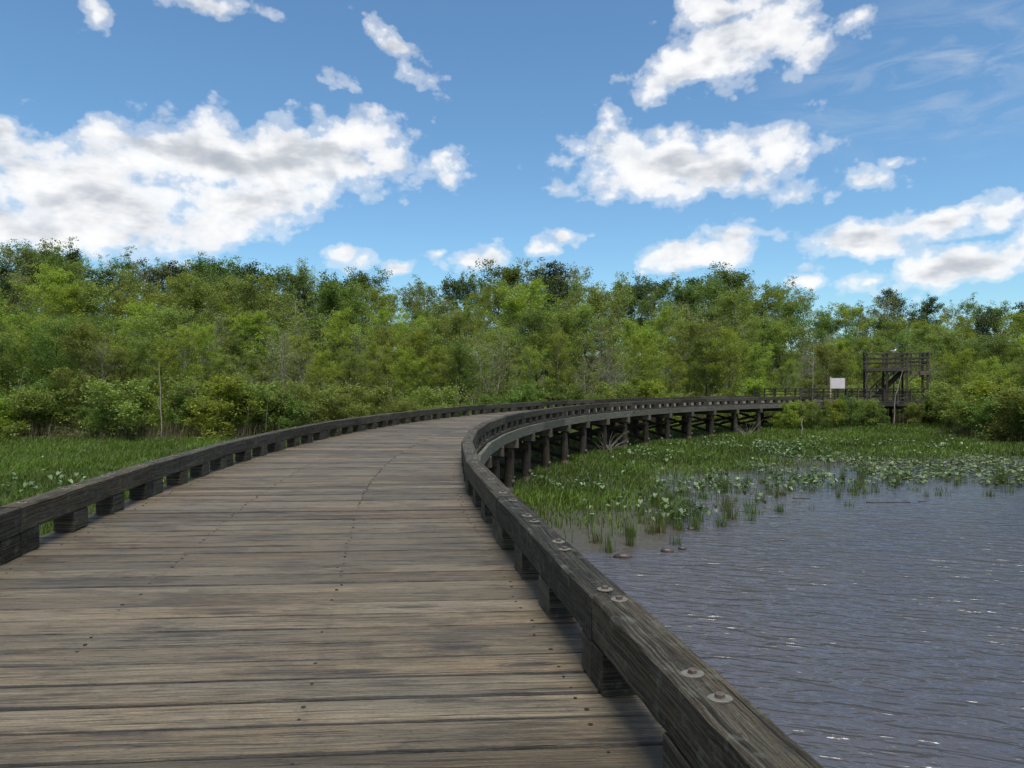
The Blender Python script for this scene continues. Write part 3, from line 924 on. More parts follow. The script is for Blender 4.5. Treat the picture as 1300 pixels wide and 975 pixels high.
P_air = [tree_proto(11, 9, 2.9, .22, 14000, .125, 'leaf_bright', 'bark', 20, 7, .5, .30, .012, (0.5, 1.1), .08),
         tree_proto(12, 9, 2.5, .25, 11500, .125, 'leaf_bright', 'bark_pale', 18, 7, .45, .30, .012, (0.6, 1.2), .12, .05),
         tree_proto(13, 9, 3.2, .2, 15000, .13, 'leaf_olive', 'bark', 22, 7, .55, .30, .011, (0.4, 1.0), .1)]
P_mid = [tree_proto(21, 10, 3.4, .18, 19000, .13, 'leaf_mid', 'bark_dark', 24, 7, .6, .33, .014, (0.4, 1.0)),
         tree_proto(22, 10, 3.0, .2, 18000, .13, 'leaf_olive', 'bark', 22, 7, .55, .32, .013, (0.4, 1.1), .05),
         tree_proto(23, 10, 2.7, .15, 16000, .13, 'leaf_bright', 'bark_pale', 22, 7, .6, .30, .012, (0.6, 1.15), .05)]
P_twig = [tree_proto(31, 9, 2.6, .2, 3200, .13, 'leaf_pale', 'bark_pale', 24, 8, .5, .28, .014, (0.6, 1.2), .5, .04),
          tree_proto(32, 9, 3.0, .22, 3200, .14, 'leaf_olive', 'bark_pale', 22, 8, .5, .28, .012, (0.5, 1.1), .45, .06, 2)]
P_dark = [tree_proto(41, 16, 5.2, .25, 15000, .27, 'leaf_dark', 'bark_dark', 26, 8, .6, .30, .014, (0.3, 0.95)),
          tree_proto(42, 16, 4.6, .3, 13500, .27, 'leaf_dark', 'bark_dark', 24, 8, .55, .30, .014, (0.4, 1.0)),
          tree_proto(43, 16, 4.8, .28, 14000, .26, 'leaf_mid', 'bark_dark', 26, 8, .6, .30, .013, (0.4, 1.0))]
P_tall = [tree_proto(51, 17, 4.2, .42, 9000, .23, 'leaf_mid', 'bark_pale', 22, 8, .5, .27, .010, (0.5, 1.1), .15),
          tree_proto(52, 17, 4.4, .38, 9500, .23, 'leaf_olive', 'bark_pale', 24, 8, .5, .27, .010, (0.5, 1.05), .12),
          tree_proto(53, 17, 4.0, .4, 5000, .22, 'leaf_pale', 'bark_pale', 24, 8, .5, .26, .009, (0.5, 1.1), .35)]
P_cedar = [tree_proto(61, 14, 1.9, .12, 9500, .22, 'leaf_dark', 'bark_dark', 40, 6, .75, .5, .014, (0.1, 0.6))]
P_shrub = [tree_proto(71, 3.0, 1.7, .03, 7500, .13, 'leaf_mid', 'bark', 22, 5, .75, .42, .012, (0.5, 1.1), .1, .06, 3),
           tree_proto(72, 3.0, 1.9, .03, 7500, .13, 'leaf_olive', 'bark', 24, 5, .7, .42, .011, (0.4, 1.1), .15, .06, 4),
           tree_proto(73, 3.0, 1.6, .03, 7000, .13, 'leaf_bright', 'bark', 22, 5, .75, .42, .011, (0.5, 1.2), .08, .05, 3),
           tree_proto(74, 3.0, 1.7, .03, 2600, .11, 'leaf_olive', 'bark', 26, 6, .7, .40, .011, (0.6, 1.2), .5, .07, 4)]
for p in P_shrub: p['shrub'] = 1

LOOK = {}
for L_, n_ in ((P_air, ['airy yellow-green tree', 'slim yellow-green tree', 'open olive-green tree']), (P_mid, ['full mid-green tree', 'full olive tree', 'bushy bright-green tree']),
               (P_twig, ['half-bare grey twiggy tree', 'forked half-bare tree']), (P_dark, ['dark dense broad tree', 'dark rounded tree', 'deep-green broad tree']),
               (P_tall, ['tall thin-crowned green tree', 'tall open olive tree', 'tall pale sparse tree']), (P_cedar, ['narrow blackish evergreen']),
               (P_shrub, ['mid-green shrub', 'olive shrub', 'bright-green shrub', 'twiggy sparse shrub'])):
    for p_, nn_ in zip(L_, n_): LOOK[p_] = nn_

ORD = ['first', 'second', 'third', 'fourth', 'fifth', 'sixth', 'seventh', 'eighth', 'ninth', 'tenth', 'eleventh', 'twelfth', 'thirteenth', 'fourteenth', 'fifteenth', 'sixteenth',
       'seventeenth', 'eighteenth', 'nineteenth', 'twentieth']
ZONES = [(-1e9, 210, 'beyond the left meadow'), (210, 420, 'behind the left curb'), (420, 650, 'beyond the vanishing deck'), (650, 850, 'behind the curving curb'),
         (850, 1030, 'behind the far piles'), (1030, 1200, 'behind the sign and tower'), (1200, 1e9, 'right of the tower')]


def to_px(x, y): return 650 + FPX * x / y


plan = []      # (row, px, proto, loc, rz, scale, cat, group)


def plan_plant(row, proto, x, y, H, group, cat='tree', wide=1.0):
    s_ = H / proto['H0']
    plan.append((row, to_px(x, y), proto, (x, y, gz(x, y) - 0.05), random.random() * 6.28, (s_ * wide, s_ * wide * random.uniform(.92, 1.08), s_), cat, group))


SKY = [(-200, 330), (-60, 322), (0, 318), (50, 302), (90, 309), (170, 316), (260, 322), (340, 322), (440, 337), (520, 350), (570, 344), (640, 328), (730, 322), (800, 346),
       (860, 345), (925, 333), (1000, 352), (1050, 366), (1100, 366), (1160, 358), (1200, 376), (1250, 366), (1300, 372), (1500, 360)]


def skyline(px): return float(np.interp(px, [a for a, _ in SKY], [b for _, b in SKY]))


def boundary_y(px):
    """distance at which a sight line through px meets the forest edge"""
    k = (px - 650) / FPX
    ys = np.arange(34, 110, 0.5)
    d = forest_d(np.c_[k * ys, ys])
    i_ = np.argmax(d > 0)
    return float(ys[i_])


def row(name, px0, px1, n, depth, jd, tops, protos, weights, group, wide=1.0):
    for i in range(n):
        px = px0 + (px1 - px0) * (i + random.uniform(.1, .9)) / n
        y = boundary_y(px) + depth + random.uniform(-jd, jd)
        x = (px - 650) / FPX * y
        t = tops(px, y)
        if t is None: continue
        g = gz(x, y); H = t - g
        pr = random.choices(protos, weights)[0]
        if H > 2.0: plan_plant(name, pr, x, y, H, group, wide=wide * random.uniform(.85, 1.15))


def top_at(py, px, y): return EYE + (HZ - py) * y / FPX


random.seed(21)
# skyline row
row('skyline', -60, 1380, 46, 46, 9, lambda px, y: top_at(skyline(px) + abs(random.gauss(0, 8)) - 2, px, y),
    P_dark + P_tall, [3, 2, 4, 3, 3, 2], 'trees on the skyline', 0.95)
row('tall back', -60, 1380, 42, 33, 6, lambda px, y: top_at(skyline(px) + 16 + abs(random.gauss(0, 14)), px, y),
    P_dark + P_tall + P_mid, [2, 2, 4, 3, 3, 1, 2, 2, 2], 'tall trees behind the thicket', 0.85)
row('back', -60, 1380, 44, 21, 4, lambda px, y: top_at(skyline(px) + 42 + random.gauss(0, 12), px, y),
    P_mid + P_air + P_dark[2:] + P_twig, [3, 3, 3, 2, 2, 2, 1, 1, 1], 'middle trees of the wood', 1.0)
row('middle', -60, 1380, 46, 11.5, 3, lambda px, y: top_at(HZ - (HZ - skyline(px)) * random.uniform(.48, .68), px, y),
    P_air + P_mid + P_twig, [3, 3, 3, 2, 3, 3, 2.6, 2.2], 'young trees of the thicket', 1.05)
row('front', -60, 1380, 50, 4.5, 2.0, lambda px, y: top_at(HZ - (HZ - skyline(px)) * random.uniform(.22, .5), px, y),
    P_air + P_mid + P_twig, [3, 3, 3, 1, 2, 3, 3.5, 3], 'young trees along the marsh edge', 1.05)
# the dark evergreen by the tall trees at the left
for (px, D, py) in ((92, 92, 313), (60, 96, 298), (36, 95, 303), (74, 97, 300)):
    x = (px - 650) / FPX * D
    plan_plant('skyline', P_cedar[0] if px == 92 else P_tall[0], x, D, top_at(py, px, D) - gz(x, D), 'trees on the skyline', wide=.8 if px == 92 else 1)
# shrubs along the edge
for i in range(96):
    px = -40 + 1400 * (i + random.random()) / 96
    y = boundary_y(px) + random.uniform(-1.0, 3.5)
    plan_plant('shrub', random.choices(P_shrub, [3, 3, 2, 3])[0], (px - 650) / FPX * y, y, random.uniform(1.8, 4.4), 'shrubs along the marsh edge', 'shrub', 1.15)
# bush island in front of the platform
for (px, D, H, k) in ((985, 55.2, 1.5, 2), (1003, 54.0, 2.3, 2), (1022, 54.6, 2.2, 1), (1040, 53.5, 2.0, 0), (1060, 54.8, 2.3, 2), (1078, 55.6, 2.7, 0), (1098, 56.0, 2.2, 1), (1116, 55.5, 1.9, 0), (1160, 57.2, 1.9, 1),
                      (1180, 58.0, 2.6, 0), (1196, 57, 3.0, 1)):
    plan_plant('island', P_shrub[k], (px - 650) / FPX * D, D, H, 'bushes in front of the platform', 'shrub', 1.0)
for (px, D, H, k) in ((1232, 50.5, 2.9, 1), (1258, 48, 3.3, 0), (1282, 46.5, 3.1, 3), (1304, 45, 3.6, 1), (1330, 44, 3.5, 0), (1215, 54, 3.6, 1), (1205, 60, 4.0, 0)):
    plan_plant('bank', P_shrub[k], (px - 650) / FPX * D, D, H, 'shrubs on the right bank', 'shrub', 1.15)

ROWTXT = {'skyline': 'on the skyline', 'tall back': 'in tall back row', 'back': 'in the third row', 'middle': 'in the second row', 'front': 'in the front row',
          'shrub': 'at the marsh edge', 'island': 'in clump before the platform', 'bank': 'on the right bank'}
for rname in ROWTXT:
    rows = sorted([p for p in plan if p[0] == rname], key=lambda p: p[1])
    for z0, z1, ztxt in ZONES:
        zr = [p for p in rows if z0 <= p[1] < z1]
        for k, p in enumerate(zr):
            _, px, proto, loc, rz, sc, cat, grp = p
            if rname in ('island', 'bank'):
                kk = rows.index(p); lab = '%s %s, %s from left' % (LOOK[proto], ROWTXT[rname], ORD[kk])
            else:
                lab = '%s %s %s, %s' % (LOOK[proto], ROWTXT[rname], ztxt, ORD[k] + (' from left' if len((LOOK[proto] + ROWTXT[rname] + ztxt).replace('-', ' - ').split()) < 14 else ''))
            place_copy(proto, 'shrub' if cat == 'shrub' else 'tree', loc, rz, sc, lab, cat, grp)
for p in P_air + P_mid + P_twig + P_dark + P_tall + P_cedar + P_shrub:
    if 'used' not in p:
        for c in list(p.children): bpy.data.objects.remove(c)
        bpy.data.objects.remove(p)

# dead pale stems
def dead_tree(px, D, top_py, label, lean, r, mat='pale', name='dead_tree', branches=3, crook=0.0):
    x = (px - 650) / FPX * D; g = gz(x, D); H = top_at(top_py, px, D) - g
    root = empty(name, (x, D, g), label, 'dead tree')
    mb = MB(); pts = []
    for k in range(8):
        t = k / 7
        pts.append((lean * H * t ** 1.6 + 0.03 * math.sin(k * 2.1 + px) + crook * max(0, t - .55) * H, 0.02 * math.sin(k), -0.3 + (H + 0.3) * t))
    mb.tube(pts, np.linspace(r, r * .35, 8), 7, caps=False); mb.build('trunk', M[mat], root, True)
    for b in range(branches):
        k = random.randint(3, 6); p = np.array(pts[k]); a = random.random() * 6.28
        e = p + np.array([math.cos(a), math.sin(a), 0.9]) * H * 0.16
        mb = MB(); mb.tube([p, (p + e) / 2 + (0, 0, -.05), e], [r * .35, r * .2, r * .06], 4); mb.build('branch', M[mat], root, True)


dead_tree(1135, 57.6, 470, 'crooked bare pale trunk leaning in front of the tower', 0.05, 0.05, mat='bark_pale', crook=0.25, branches=1)
dead_tree(205, 47.0, 462, 'straight bleached dead stem at the marsh edge beyond left meadow', -0.03, 0.045, mat='bark_pale', branches=2)
dead_tree(1031, 68, 434, 'bare pale stem rising behind the railing left of the sign', 0.02, 0.05, mat='bark_pale', branches=4)
dead_tree(1018, 50.8, 531, 'short pale stake standing in the marsh before the bush clump', 0.0, 0.05, branches=0, name='stake')
for px, D, lb in ((950, 50.5, 'bare fallen branch leaning by the far piles'), (770, 38.5, 'tangle of bare twigs leaning beside the middle piles')):
    x = (px - 650) / FPX * D; g = gz(x, D)
    rt = empty('dead_branch', (x, D, g), lb, 'branch')
    mb = MB()
    for k in range(16):
        a = random.uniform(-1.2, 1.2); e = np.array([math.sin(a) * 1.3, random.uniform(-.3, .3), random.uniform(.4, 1.3)])
        mb.tube([(random.uniform(-.3, .3), 0, -.05), e * .5 + (0, 0, .1), e], [.014, .009, .004], 4)
    mb.build('twigs', M['bark_pale'], rt, True)

# undergrowth behind the edge: one uncountable mass of leaves
def scatter(n, x0, x1, y0, y1, keep):
    out = []
    while sum(map(len, out)) < n:
        P = np.c_[rng.uniform(x0, x1, 60000), rng.uniform(y0, y1, 60000)]
        out.append(P[rng.random(len(P)) < keep(P)])
    return np.concatenate(out)[:n]


P = scatter(150000, -62, 75, 36, 112, lambda P: (forest_d(P) > 0.3) * (forest_d(P) < 34) * (np.abs(P[:, 0]) < 0.78 * P[:, 1] + 3) * (0.25 + 0.75 * (forest_d(P) < 16)))
fd = forest_d(P); lump = vnoise(P, 2.6, 9)
hh = (0.6 + 3.4 * lump) * sst(0, 4, fd) * (1 + 0.5 * sst(6, 20, fd)) + 0.25
Z = ground_z(P) + rng.random(len(P)) ** 0.7 * hh
tn = np.c_[np.clip(vnoise(P, 3.1, 4) * .6 + rng.random(len(P)) * .4, 0, 1), rng.random((len(P), 2))]
o = leaf_object('undergrowth', np.c_[P, Z], 0.17, M['leaf_olive'], tn); tag(o, 'tangled undergrowth of brush and briars under the trees', 'undergrowth', kind='stuff')
# thin grey stems all through the thicket
mb = MB()
P = scatter(500, -60, 70, 38, 96, lambda P: (forest_d(P) > -0.2) * (forest_d(P) < 14) * (np.abs(P[:, 0]) < 0.76 * P[:, 1] + 3))
zz = ground_z(P)
for (x, y), z in zip(P, zz):
    H = random.uniform(1.2, 4.2); a = random.gauss(0, .16); b = random.gauss(0, .16); r = random.uniform(.010, .026)
    mb.tube([(x, y, z - .1), (x + a * H * .4, y + b * H * .4, z + H * .5), (x + a * H * 1.1, y + b * H, z + H)], [r, r * .75, r * .3], 3)
o = mb.build('thicket_stems', M['bark_pale']); tag(o, 'thin grey stems standing through the thicket', 'undergrowth', kind='stuff')


# ------------------------------------------------------------------ marsh grass
def blades(P, Z, h, w, lean=0.35, tone=None):
    n = len(P); a = rng.random(n) * 2 * math.pi
    d = np.c_[np.cos(a), np.sin(a), np.zeros(n)]; sd = np.c_[-np.sin(a + .6), np.cos(a + .6), np.zeros(n)]
    B = np.c_[P, Z]; le = np.abs(rng.normal(0, lean, n))[:, None]
    upv = np.array([0, 0, 1.0]); h = h[:, None]; w = w[:, None]
    p1 = B + upv * h * .55 + d * h * le * .28; p2 = B + upv * h * (1 - .18 * le) + d * h * le
    V = np.stack([B - sd * w * .45, B + sd * w * .45, p1 + sd * w * .5, p1 - sd * w * .5, p2 + sd * w * .06, p2 - sd * w * .06], 1).reshape(-1, 3)
    k = np.arange(n)[:, None] * 6
    Q = np.stack([k + [0, 1, 2, 3], k + [3, 2, 4, 5]], 1).reshape(-1, 4)
    T = np.repeat(tone if tone is not None else rng.random((n, 3)), 6, axis=0)
    return V, Q, T


def under_deck(P):
    """true within the boardwalk's footprint"""
    r = np.hypot(P[:, 0] - CX, P[:, 1] - CY) - RAD
    return (r > 0.3) & (r < W - .3)


def dens(P):
    sd = shore_d(P); fd = forest_d(P)
    d = np.where(P[:, 0] < 5.5, sst(0.6, 5.0, sd), sst(2.5, 12, sd)) ** 1.5
    d = d * sst(2.5, -0.5, fd) * (0.15 + 1.1 * vnoise(P, 1.3, 11)) * (0.5 + 0.7 * vnoise(P, 0.5, 13)) * np.where(under_deck(P), 0.12, 1.0)
    # the dense band of floating leaves at the right has little grass
    padz = np.exp(-(((P[:, 0] - 20) / 9) ** 4 + ((P[:, 1] - 34) / 6) ** 4))
    d = d * (1 - 0.8 * padz)
    return d * (np.abs(P[:, 0]) < 0.74 * P[:, 1] + 2) * (0.35 + 0.65 * np.clip(40 / P[:, 1], 0, 1))


def put_blades(name, P, h, w, mat, label, cat, tone, lean=.35):
    Z = ground_z(P) - 0.03
    V, Q, T = blades(P, Z, h, w, lean, tone)
    o = bpy.data.objects.new(name, quads_mesh(name, V, Q, mat, None, T)); link(o)
    tag(o, label, cat, kind='stuff')


P = scatter(235000, -46, 48, 15, 70, dens)
n = len(P); hv = vnoise(P, 2.3, 12)
tn = np.c_[np.clip(vnoise(P, 2.9, 14) * .55 + rng.random(n) * .45 , 0, 1), rng.random((n, 2))]
put_blades('marsh_grass', P, (0.12 + 0.24 * rng.random(n)) * (0.6 + .9 * hv), 0.013 + 0.0005 * P[:, 1] * rng.uniform(.7, 1.5, n), M['grass'],
           'low bright green marsh grass spreading around the boardwalk', 'marsh grass', tn, .45)
# brown dead stalks under the green and at the wood's foot
P = scatter(17000, -46, 48, 16, 70, lambda P: np.clip(dens(P) * 0.35 + 1.0 * np.exp(-((forest_d(P) + 0.3) / 1.3) ** 2) * (np.abs(P[:, 0]) < 0.76 * P[:, 1] + 2) * (vnoise(P, 3.0, 8) > .35), 0, 1))
n = len(P); edge = np.exp(-((forest_d(P) + 0.3) / 1.6) ** 2)
put_blades('dry_reeds', P, (0.3 + 0.9 * edge) * rng.uniform(.6, 1.3, n), np.full(n, 0.02) * rng.uniform(.6, 1.3, n), M['dry'],
           'brown dead reeds along the foot of the thicket', 'dry reeds', None, .22)


# broad leaved water plants
def pad_leaves(P, Z, size, tilt, mat, name, label, cat):
    """heart shaped leaves on stalks"""
    n = len(P); m = 8
    sh = np.array([(-0.28, 0), (-0.48, 0.24), (-0.3, 0.42), (0.1, 0.36), (0.55, 0), (0.1, -0.36), (-0.3, -0.42), (-0.48, -0.24)])
    a = rng.random(n) * 6.28; t = tilt * np.abs(rng.normal(0.6, .5, n))
    dx = np.c_[np.cos(a) * np.cos(t), np.sin(a) * np.cos(t), -np.sin(t)]; dy = np.c_[-np.sin(a), np.cos(a), np.zeros(n)]
    nz = np.cross(dx, dy); S = (size * rng.uniform(.6, 1.3, n))[:, None]; C = np.c_[P, Z]
    V = []
    for (u, v) in sh: V.append(C + S * (dx * u + dy * v + nz * (abs(v) * 0.22)))
    V = np.stack(V, 1).reshape(-1, 3); k = np.arange(n)[:, None] * m
    Q = np.stack([k + [0, 1, 2, 3], k + [0, 3, 4, 5], k + [0, 5, 6, 7]], 1).reshape(-1, 4)
    T = np.repeat(rng.random((n, 3)), m, axis=0)
    # stalks
    w = 0.006 * np.ones((n, 1)); B = np.c_[P + rng.normal(0, .05, (n, 2)), ground_z(P)]; s1 = np.c_[np.cos(a), np.sin(a), np.zeros(n)]
    SV = np.stack([B - s1 * w, B + s1 * w, C + s1 * w, C - s1 * w], 1).reshape(-1, 3)
    SQ = np.arange(n * 4).reshape(-1, 4) + len(V)
    T = np.vstack([T, np.repeat(rng.random((n, 3)) * .4, 4, axis=0)])
    o = bpy.data.objects.new(name, quads_mesh(name, np.vstack([V, SV]), np.vstack([Q, SQ]), mat, None, T)); link(o)
    tag(o, label, cat, kind='stuff')


def padens(P):
    sd = shore_d(P)
    clump = (vnoise(P, 1.3, 31) > .62) * 1.0
    blobs = [(3.9, 26.5, 2.6, 2.2), (6.5, 22.5, 2.2, 1.6), (4.3, 20.3, 1.8, 1.0), (8.3, 27.5, 3.0, 2.0), (12, 30, 4, 2.6), (10.5, 37, 5, 3), (17, 41, 6, 3)]
    d = sum(np.exp(-(((P[:, 0] - a) / c) ** 2 + ((P[:, 1] - b) / e) ** 2)) for a, b, c, e in blobs)
    return np.clip(d * clump * (sd > .6), 0, 1) * (forest_d(P) < -1)


P = scatter(1900, 0, 30, 17, 50, padens); n = len(P)
pad_leaves(P, ground_z(P) + 0.2 + 0.3 * rng.random(n), 0.145, 0.9, M['pad'], 'arrow_arum', 'pale broad-leaved water plants rising among the marsh grass', 'water plants')
P = scatter(3400, 8, 46, 26, 50, lambda P: np.clip(np.exp(-(((P[:, 0] - 21) / 8.5) ** 4 + ((P[:, 1] - 34.5) / 6.5) ** 4)) * (vnoise(P, 1.5, 41) > .36) + np.exp(-(((P[:, 0] - 22) / 6) ** 4 + ((P[:, 1] - 28.2) / 1.6) ** 4)) * (vnoise(P, 1.2, 42) > .55), 0, 1) * (shore_d(P) > .4)); n = len(P)
pad_leaves(P, np.full(n, WATER_Z) + 0.05 + 0.14 * rng.random(n), 0.19, 0.4, M['pad'], 'lily_pads', 'pale green lily pads crowding the shallows at the right', 'lily pads')
P = scatter(160, -34, 0, 18, 40, lambda P: np.exp(-(((P[:, 0] + 14.5) / 2.5) ** 2 + ((P[:, 1] - 23.5) / 2.5) ** 2)) * .8 + (P[:, 0] < -6) * (vnoise(P, 1.9, 51) > .8) * .12); n = len(P)
pad_leaves(P, ground_z(P) + 0.3 + 0.2 * rng.random(n), 0.17, 0.8, M['pad'], 'arrow_arum', 'pale broad leaves in the meadow left of the boardwalk', 'water plants')


# individual sedge tufts standing in the shallows
def tuft(seed, H, nb, mat):
    rs = np.random.RandomState(seed)
    P = rs.normal(0, 0.085, (nb, 2))
    V, Q, T = blades(P, np.full(nb, -0.12), H * rs.uniform(.55, 1.1, nb), np.full(nb, .013), .16)
    # old brown base
    P2 = rs.normal(0, 0.07, (nb // 2, 2)); V2, Q2, T2 = blades(P2, np.full(nb // 2, -0.12), H * .45 * rs.uniform(.5, 1.1, nb // 2), np.full(nb // 2, .014), .2)
    me = quads_mesh('sedge_clump', np.vstack([V, V2]), np.vstack([Q, Q2 + len(V)]), M[mat], None, np.vstack([T, T2]))
    me.materials.append(M['dry'])
    me.polygons.foreach_set('material_index', np.r_[np.zeros(len(Q)), np.ones(len(Q2))].astype(np.int32))
    return link(bpy.data.objects.new('sedge_clump', me))


tufts = [tuft(81, .62, 46, 'sedge'), tuft(82, .78, 60, 'sedge'), tuft(83, .5, 36, 'grass'), tuft(84, .7, 40, 'sedge')]
TP = []
spec_t = [(758, 692), (773, 700), (797, 683), (800, 694), (838, 678), (859, 690), (863, 672), (884, 672), (876, 655), (816, 668), (858, 660)]      # at the mud tip, as px/base row in the photo
for px, py in spec_t:
    y = 3.78 * FPX / (py - HZ); TP.append(((px - 650) / FPX * y, y, 'tip'))
edge_pts = WB[5:14]
dl = np.r_[0, np.cumsum(np.linalg.norm(np.diff(edge_pts, axis=0), axis=1))]
for rname, offs, n_ in (('outer', -0.1, 44), ('second', 1.6, 50), ('third', 3.0, 56), ('fourth', 4.6, 60)):
    for k in range(n_):
        t = dl[-1] * (k + random.random()) / n_
        x = np.interp(t, dl, edge_pts[:, 0]) - random.uniform(-.3, .3); y = np.interp(t, dl, edge_pts[:, 1]) + offs + random.uniform(-.9, .9)
        if x < 5.2 and rname == 'outer': continue
        TP.append((x, y, rname))
TXT = {'tip': 'at the muddy point beside the boardwalk', 'outer': 'in the outermost row in open water', 'second': 'in the second row of tufts from the water',
       'third': 'in the third row of tufts from the water', 'fourth': 'in the fourth row of tufts from the water'}
LK = {0: 'green sedge tuft', 1: 'tall sedge tuft', 2: 'short bright tuft', 3: 'loose sedge tuft'}
for rname in TXT:
    rw = sorted([t for t in TP if t[2] == rname], key=lambda t: to_px(t[0], t[1]))
    for k, (x, y, _) in enumerate(rw):
        q = random.randrange(4); pr = tufts[q]
        z = max(gz(x, y), WATER_Z - 0.12) + 0.02
        tens, ten = ['', '', 'twenty', 'thirty', 'forty', 'fifty', 'sixty'], ['', '', 'twentieth', 'thirtieth', 'fortieth', 'fiftieth', 'sixtieth']
        c_ = k + 1; ordn = ORD[k] if c_ <= 20 else (ten[c_ // 10] if c_ % 10 == 0 else tens[c_ // 10] + '-' + ORD[c_ % 10 - 1])
        place_copy(pr, 'sedge_clump', (x, y, z), random.random() * 6, (random.uniform(.6, 1.3),) * 2 + (random.uniform(.6, 1.15),),
                   '%s %s, %s from left' % (LK[q], TXT[rname], ordn), 'sedge', 'sedge tufts standing in the shallows')


# mud clods and drift sticks
def clod(x, y, r, label):
    mb = MB(); rings = []
    for (t, f) in ((-0.6, .8), (-.1, 1.0), (.3, .85), (.55, .55), (.68, .15)):
        a = np.arange(10) * math.pi / 5
        rr = r * f * (1 + np.array([random.uniform(-.22, .22) for _ in a]))
        rings.append(np.c_[rr * np.cos(a) * 1.3, rr * np.sin(a), np.full(10, t * r * .8)])
    mb.rings(rings, (.5, .5, .5)); o = mb.build('mud_clod', M['clod'], None, True); o.location = (x, y, WATER_Z + 0.02)
    tag(o, label, 'mud clod', 'mud clods at the point')


for (px, py, r, l) in ((791, 707, .15, 'largest dark clod at the tip of the mud point'), (847, 700, .12, 'round clod at the water edge right of the mud point'), (866, 697, .08, 'small clod beside the double tuft on the mud point'),
                       (759, 696, .08, 'small reddish clod nearest the boardwalk'), (780, 694, .09, 'flat clod behind the largest one'), (878, 672, .09, 'clod under the rightmost tuft of the mud point')):
    y = 3.8 * FPX / (py - HZ); clod((px - 650) / FPX * y, y, r, l)
for (x0, x1, py, l) in ((1100, 1156, 638, 'long thin drift stick floating before the lily pads'), (1166, 1177, 637, 'short drift stick just right of the long one'), (1007, 1028, 633, 'drift stick floating among the outer tufts')):
    y = 3.8 * FPX / (py - HZ); mb = MB()
    pts = [((px - 650) / FPX * y, y + .05 * math.sin(px), WATER_Z + 0.012) for px in np.linspace(x0, x1, 6)]
    mb.tube(pts, np.linspace(.022, .012, 6), 6, caps=True); tag(mb.build('drift_stick', M['clod'], None, True), l, 'stick')

# ------------------------------------------------------------------ sky
SUN_EL, SUN_AZ = R_(67), R_(160)      # azimuth measured from +Y towards +X
world = bpy.data.worlds.new('World'); scene.world = world; world.use_nodes = True
nt = world.node_tree
for n in list(nt.nodes): nt.nodes.remove(n)
wout = nt.nodes.new('ShaderNodeOutputWorld')
sky = N(nt, 'ShaderNodeTexSky', sky_type='NISHITA', sun_disc=False, sun_elevation=SUN_EL, sun_rotation=SUN_AZ, altitude=50, air_density=1.0, dust_density=0.6, ozone_density=2.2)
tc = N(nt, 'ShaderNodeTexCoord'); D = tc.outputs['Generated']
sp = N(nt, 'ShaderNodeSeparateXYZ'); nt.links.new(D, sp.inputs[0])
az = mth(nt, 'ARCTAN2', sp.outputs[0], sp.outputs[1]); el = mth(nt, 'ARCSINE', sp.outputs[2])
uvn = N(nt, 'ShaderNodeCombineXYZ'); nt.links.new(az, uvn.inputs[0]); nt.links.new(el, uvn.inputs[1])
UV = uvn.outputs[0]
# domain warp for ragged outlines
wn = N(nt, 'ShaderNodeTexNoise'); wn.inputs['Scale'].default_value = 14; wn.inputs['Detail'].default_value = 4; nt.links.new(vmul(nt, UV, (1, 1.25, 1)), wn.inputs['Vector'])
wsub = N(nt, 'ShaderNodeVectorMath', operation='SUBTRACT'); nt.links.new(wn.outputs['Color'], wsub.inputs[0]); wsub.inputs[1].default_value = (.5, .5, .5)
wsc = N(nt, 'ShaderNodeVectorMath', operation='MULTIPLY'); nt.links.new(wsub.outputs[0], wsc.inputs[0]); wsc.inputs[1].default_value = (0.055, 0.045, 0)
UW = N(nt, 'ShaderNodeVectorMath', operation='ADD'); nt.links.new(UV, UW.inputs[0]); nt.links.new(wsc.outputs[0], UW.inputs[1]); UW = UW.outputs[0]


def ang(px, py):
    x = (px - 650) / FPX; z = (HZ - py) / FPX
    return math.atan(x), math.atan(z / math.hypot(1, x))


# clouds: centre (px,py), half width, half height, tilt deg, weight
CL = [(330, 250, 115, 48, -15, 1.0), (895, 78, 84, 36, -12, 1.15), (925, 60, 90, 50, -20, 1.0), (300, 205, 215, 52, -4, 1.15), (110, 240, 175, 62, 8, 1.1), (60, 285, 150, 45, 0, 1.0), (200, 290, 150, 42, -5, .95), (420, 190, 110, 42, -14, 1.0), (490, 205, 48, 32, 20, .8), (5, 165, 36, 30, 0, .9),
      (565, 208, 32, 34, -35, .62), (505, 62, 66, 24, 40, .58), (440, 108, 36, 16, 25, .60), (120, 22, 26, 26, 0, .62), (265, 4, 75, 16, 0, .85),
      (445, 328, 36, 16, 0, .75), (500, 336, 30, 14, 0, .7), (610, 325, 40, 22, 5, .85), (560, 318, 18, 8, 0, .5), (690, 315, 30, 14, 15, .6), (718, 299, 26, 12, 0, .7),
      (960, 48, 95, 50, -15, 1.0), (1040, 60, 60, 26, -20, .8), (930, 10, 80, 30, 0, .9),
      (798, 200, 76, 40, 18, 1.0), (880, 210, 160, 46, 0, 1.1), (1010, 205, 60, 55, -50, .75), (772, 160, 34, 26, 0, .7), (1090, 225, 50, 28, 25, .58), (1140, 206, 44, 12, 0, .6),
      (890, 322, 100, 26, -6, 1.0), (935, 302, 48, 26, 0, .9), (1090, 306, 88, 28, -5, 1.0), (1190, 283, 100, 20, -12, .95), (1280, 272, 70, 20, 0, .9), (1225, 340, 120, 28, -6, 1.05),
      (1025, 353, 38, 10, 0, .7), (1110, 350, 40, 16, 0, .6), (1400, 300, 120, 60, 0, 1), (-120, 250, 160, 80, 0, 1.0)]


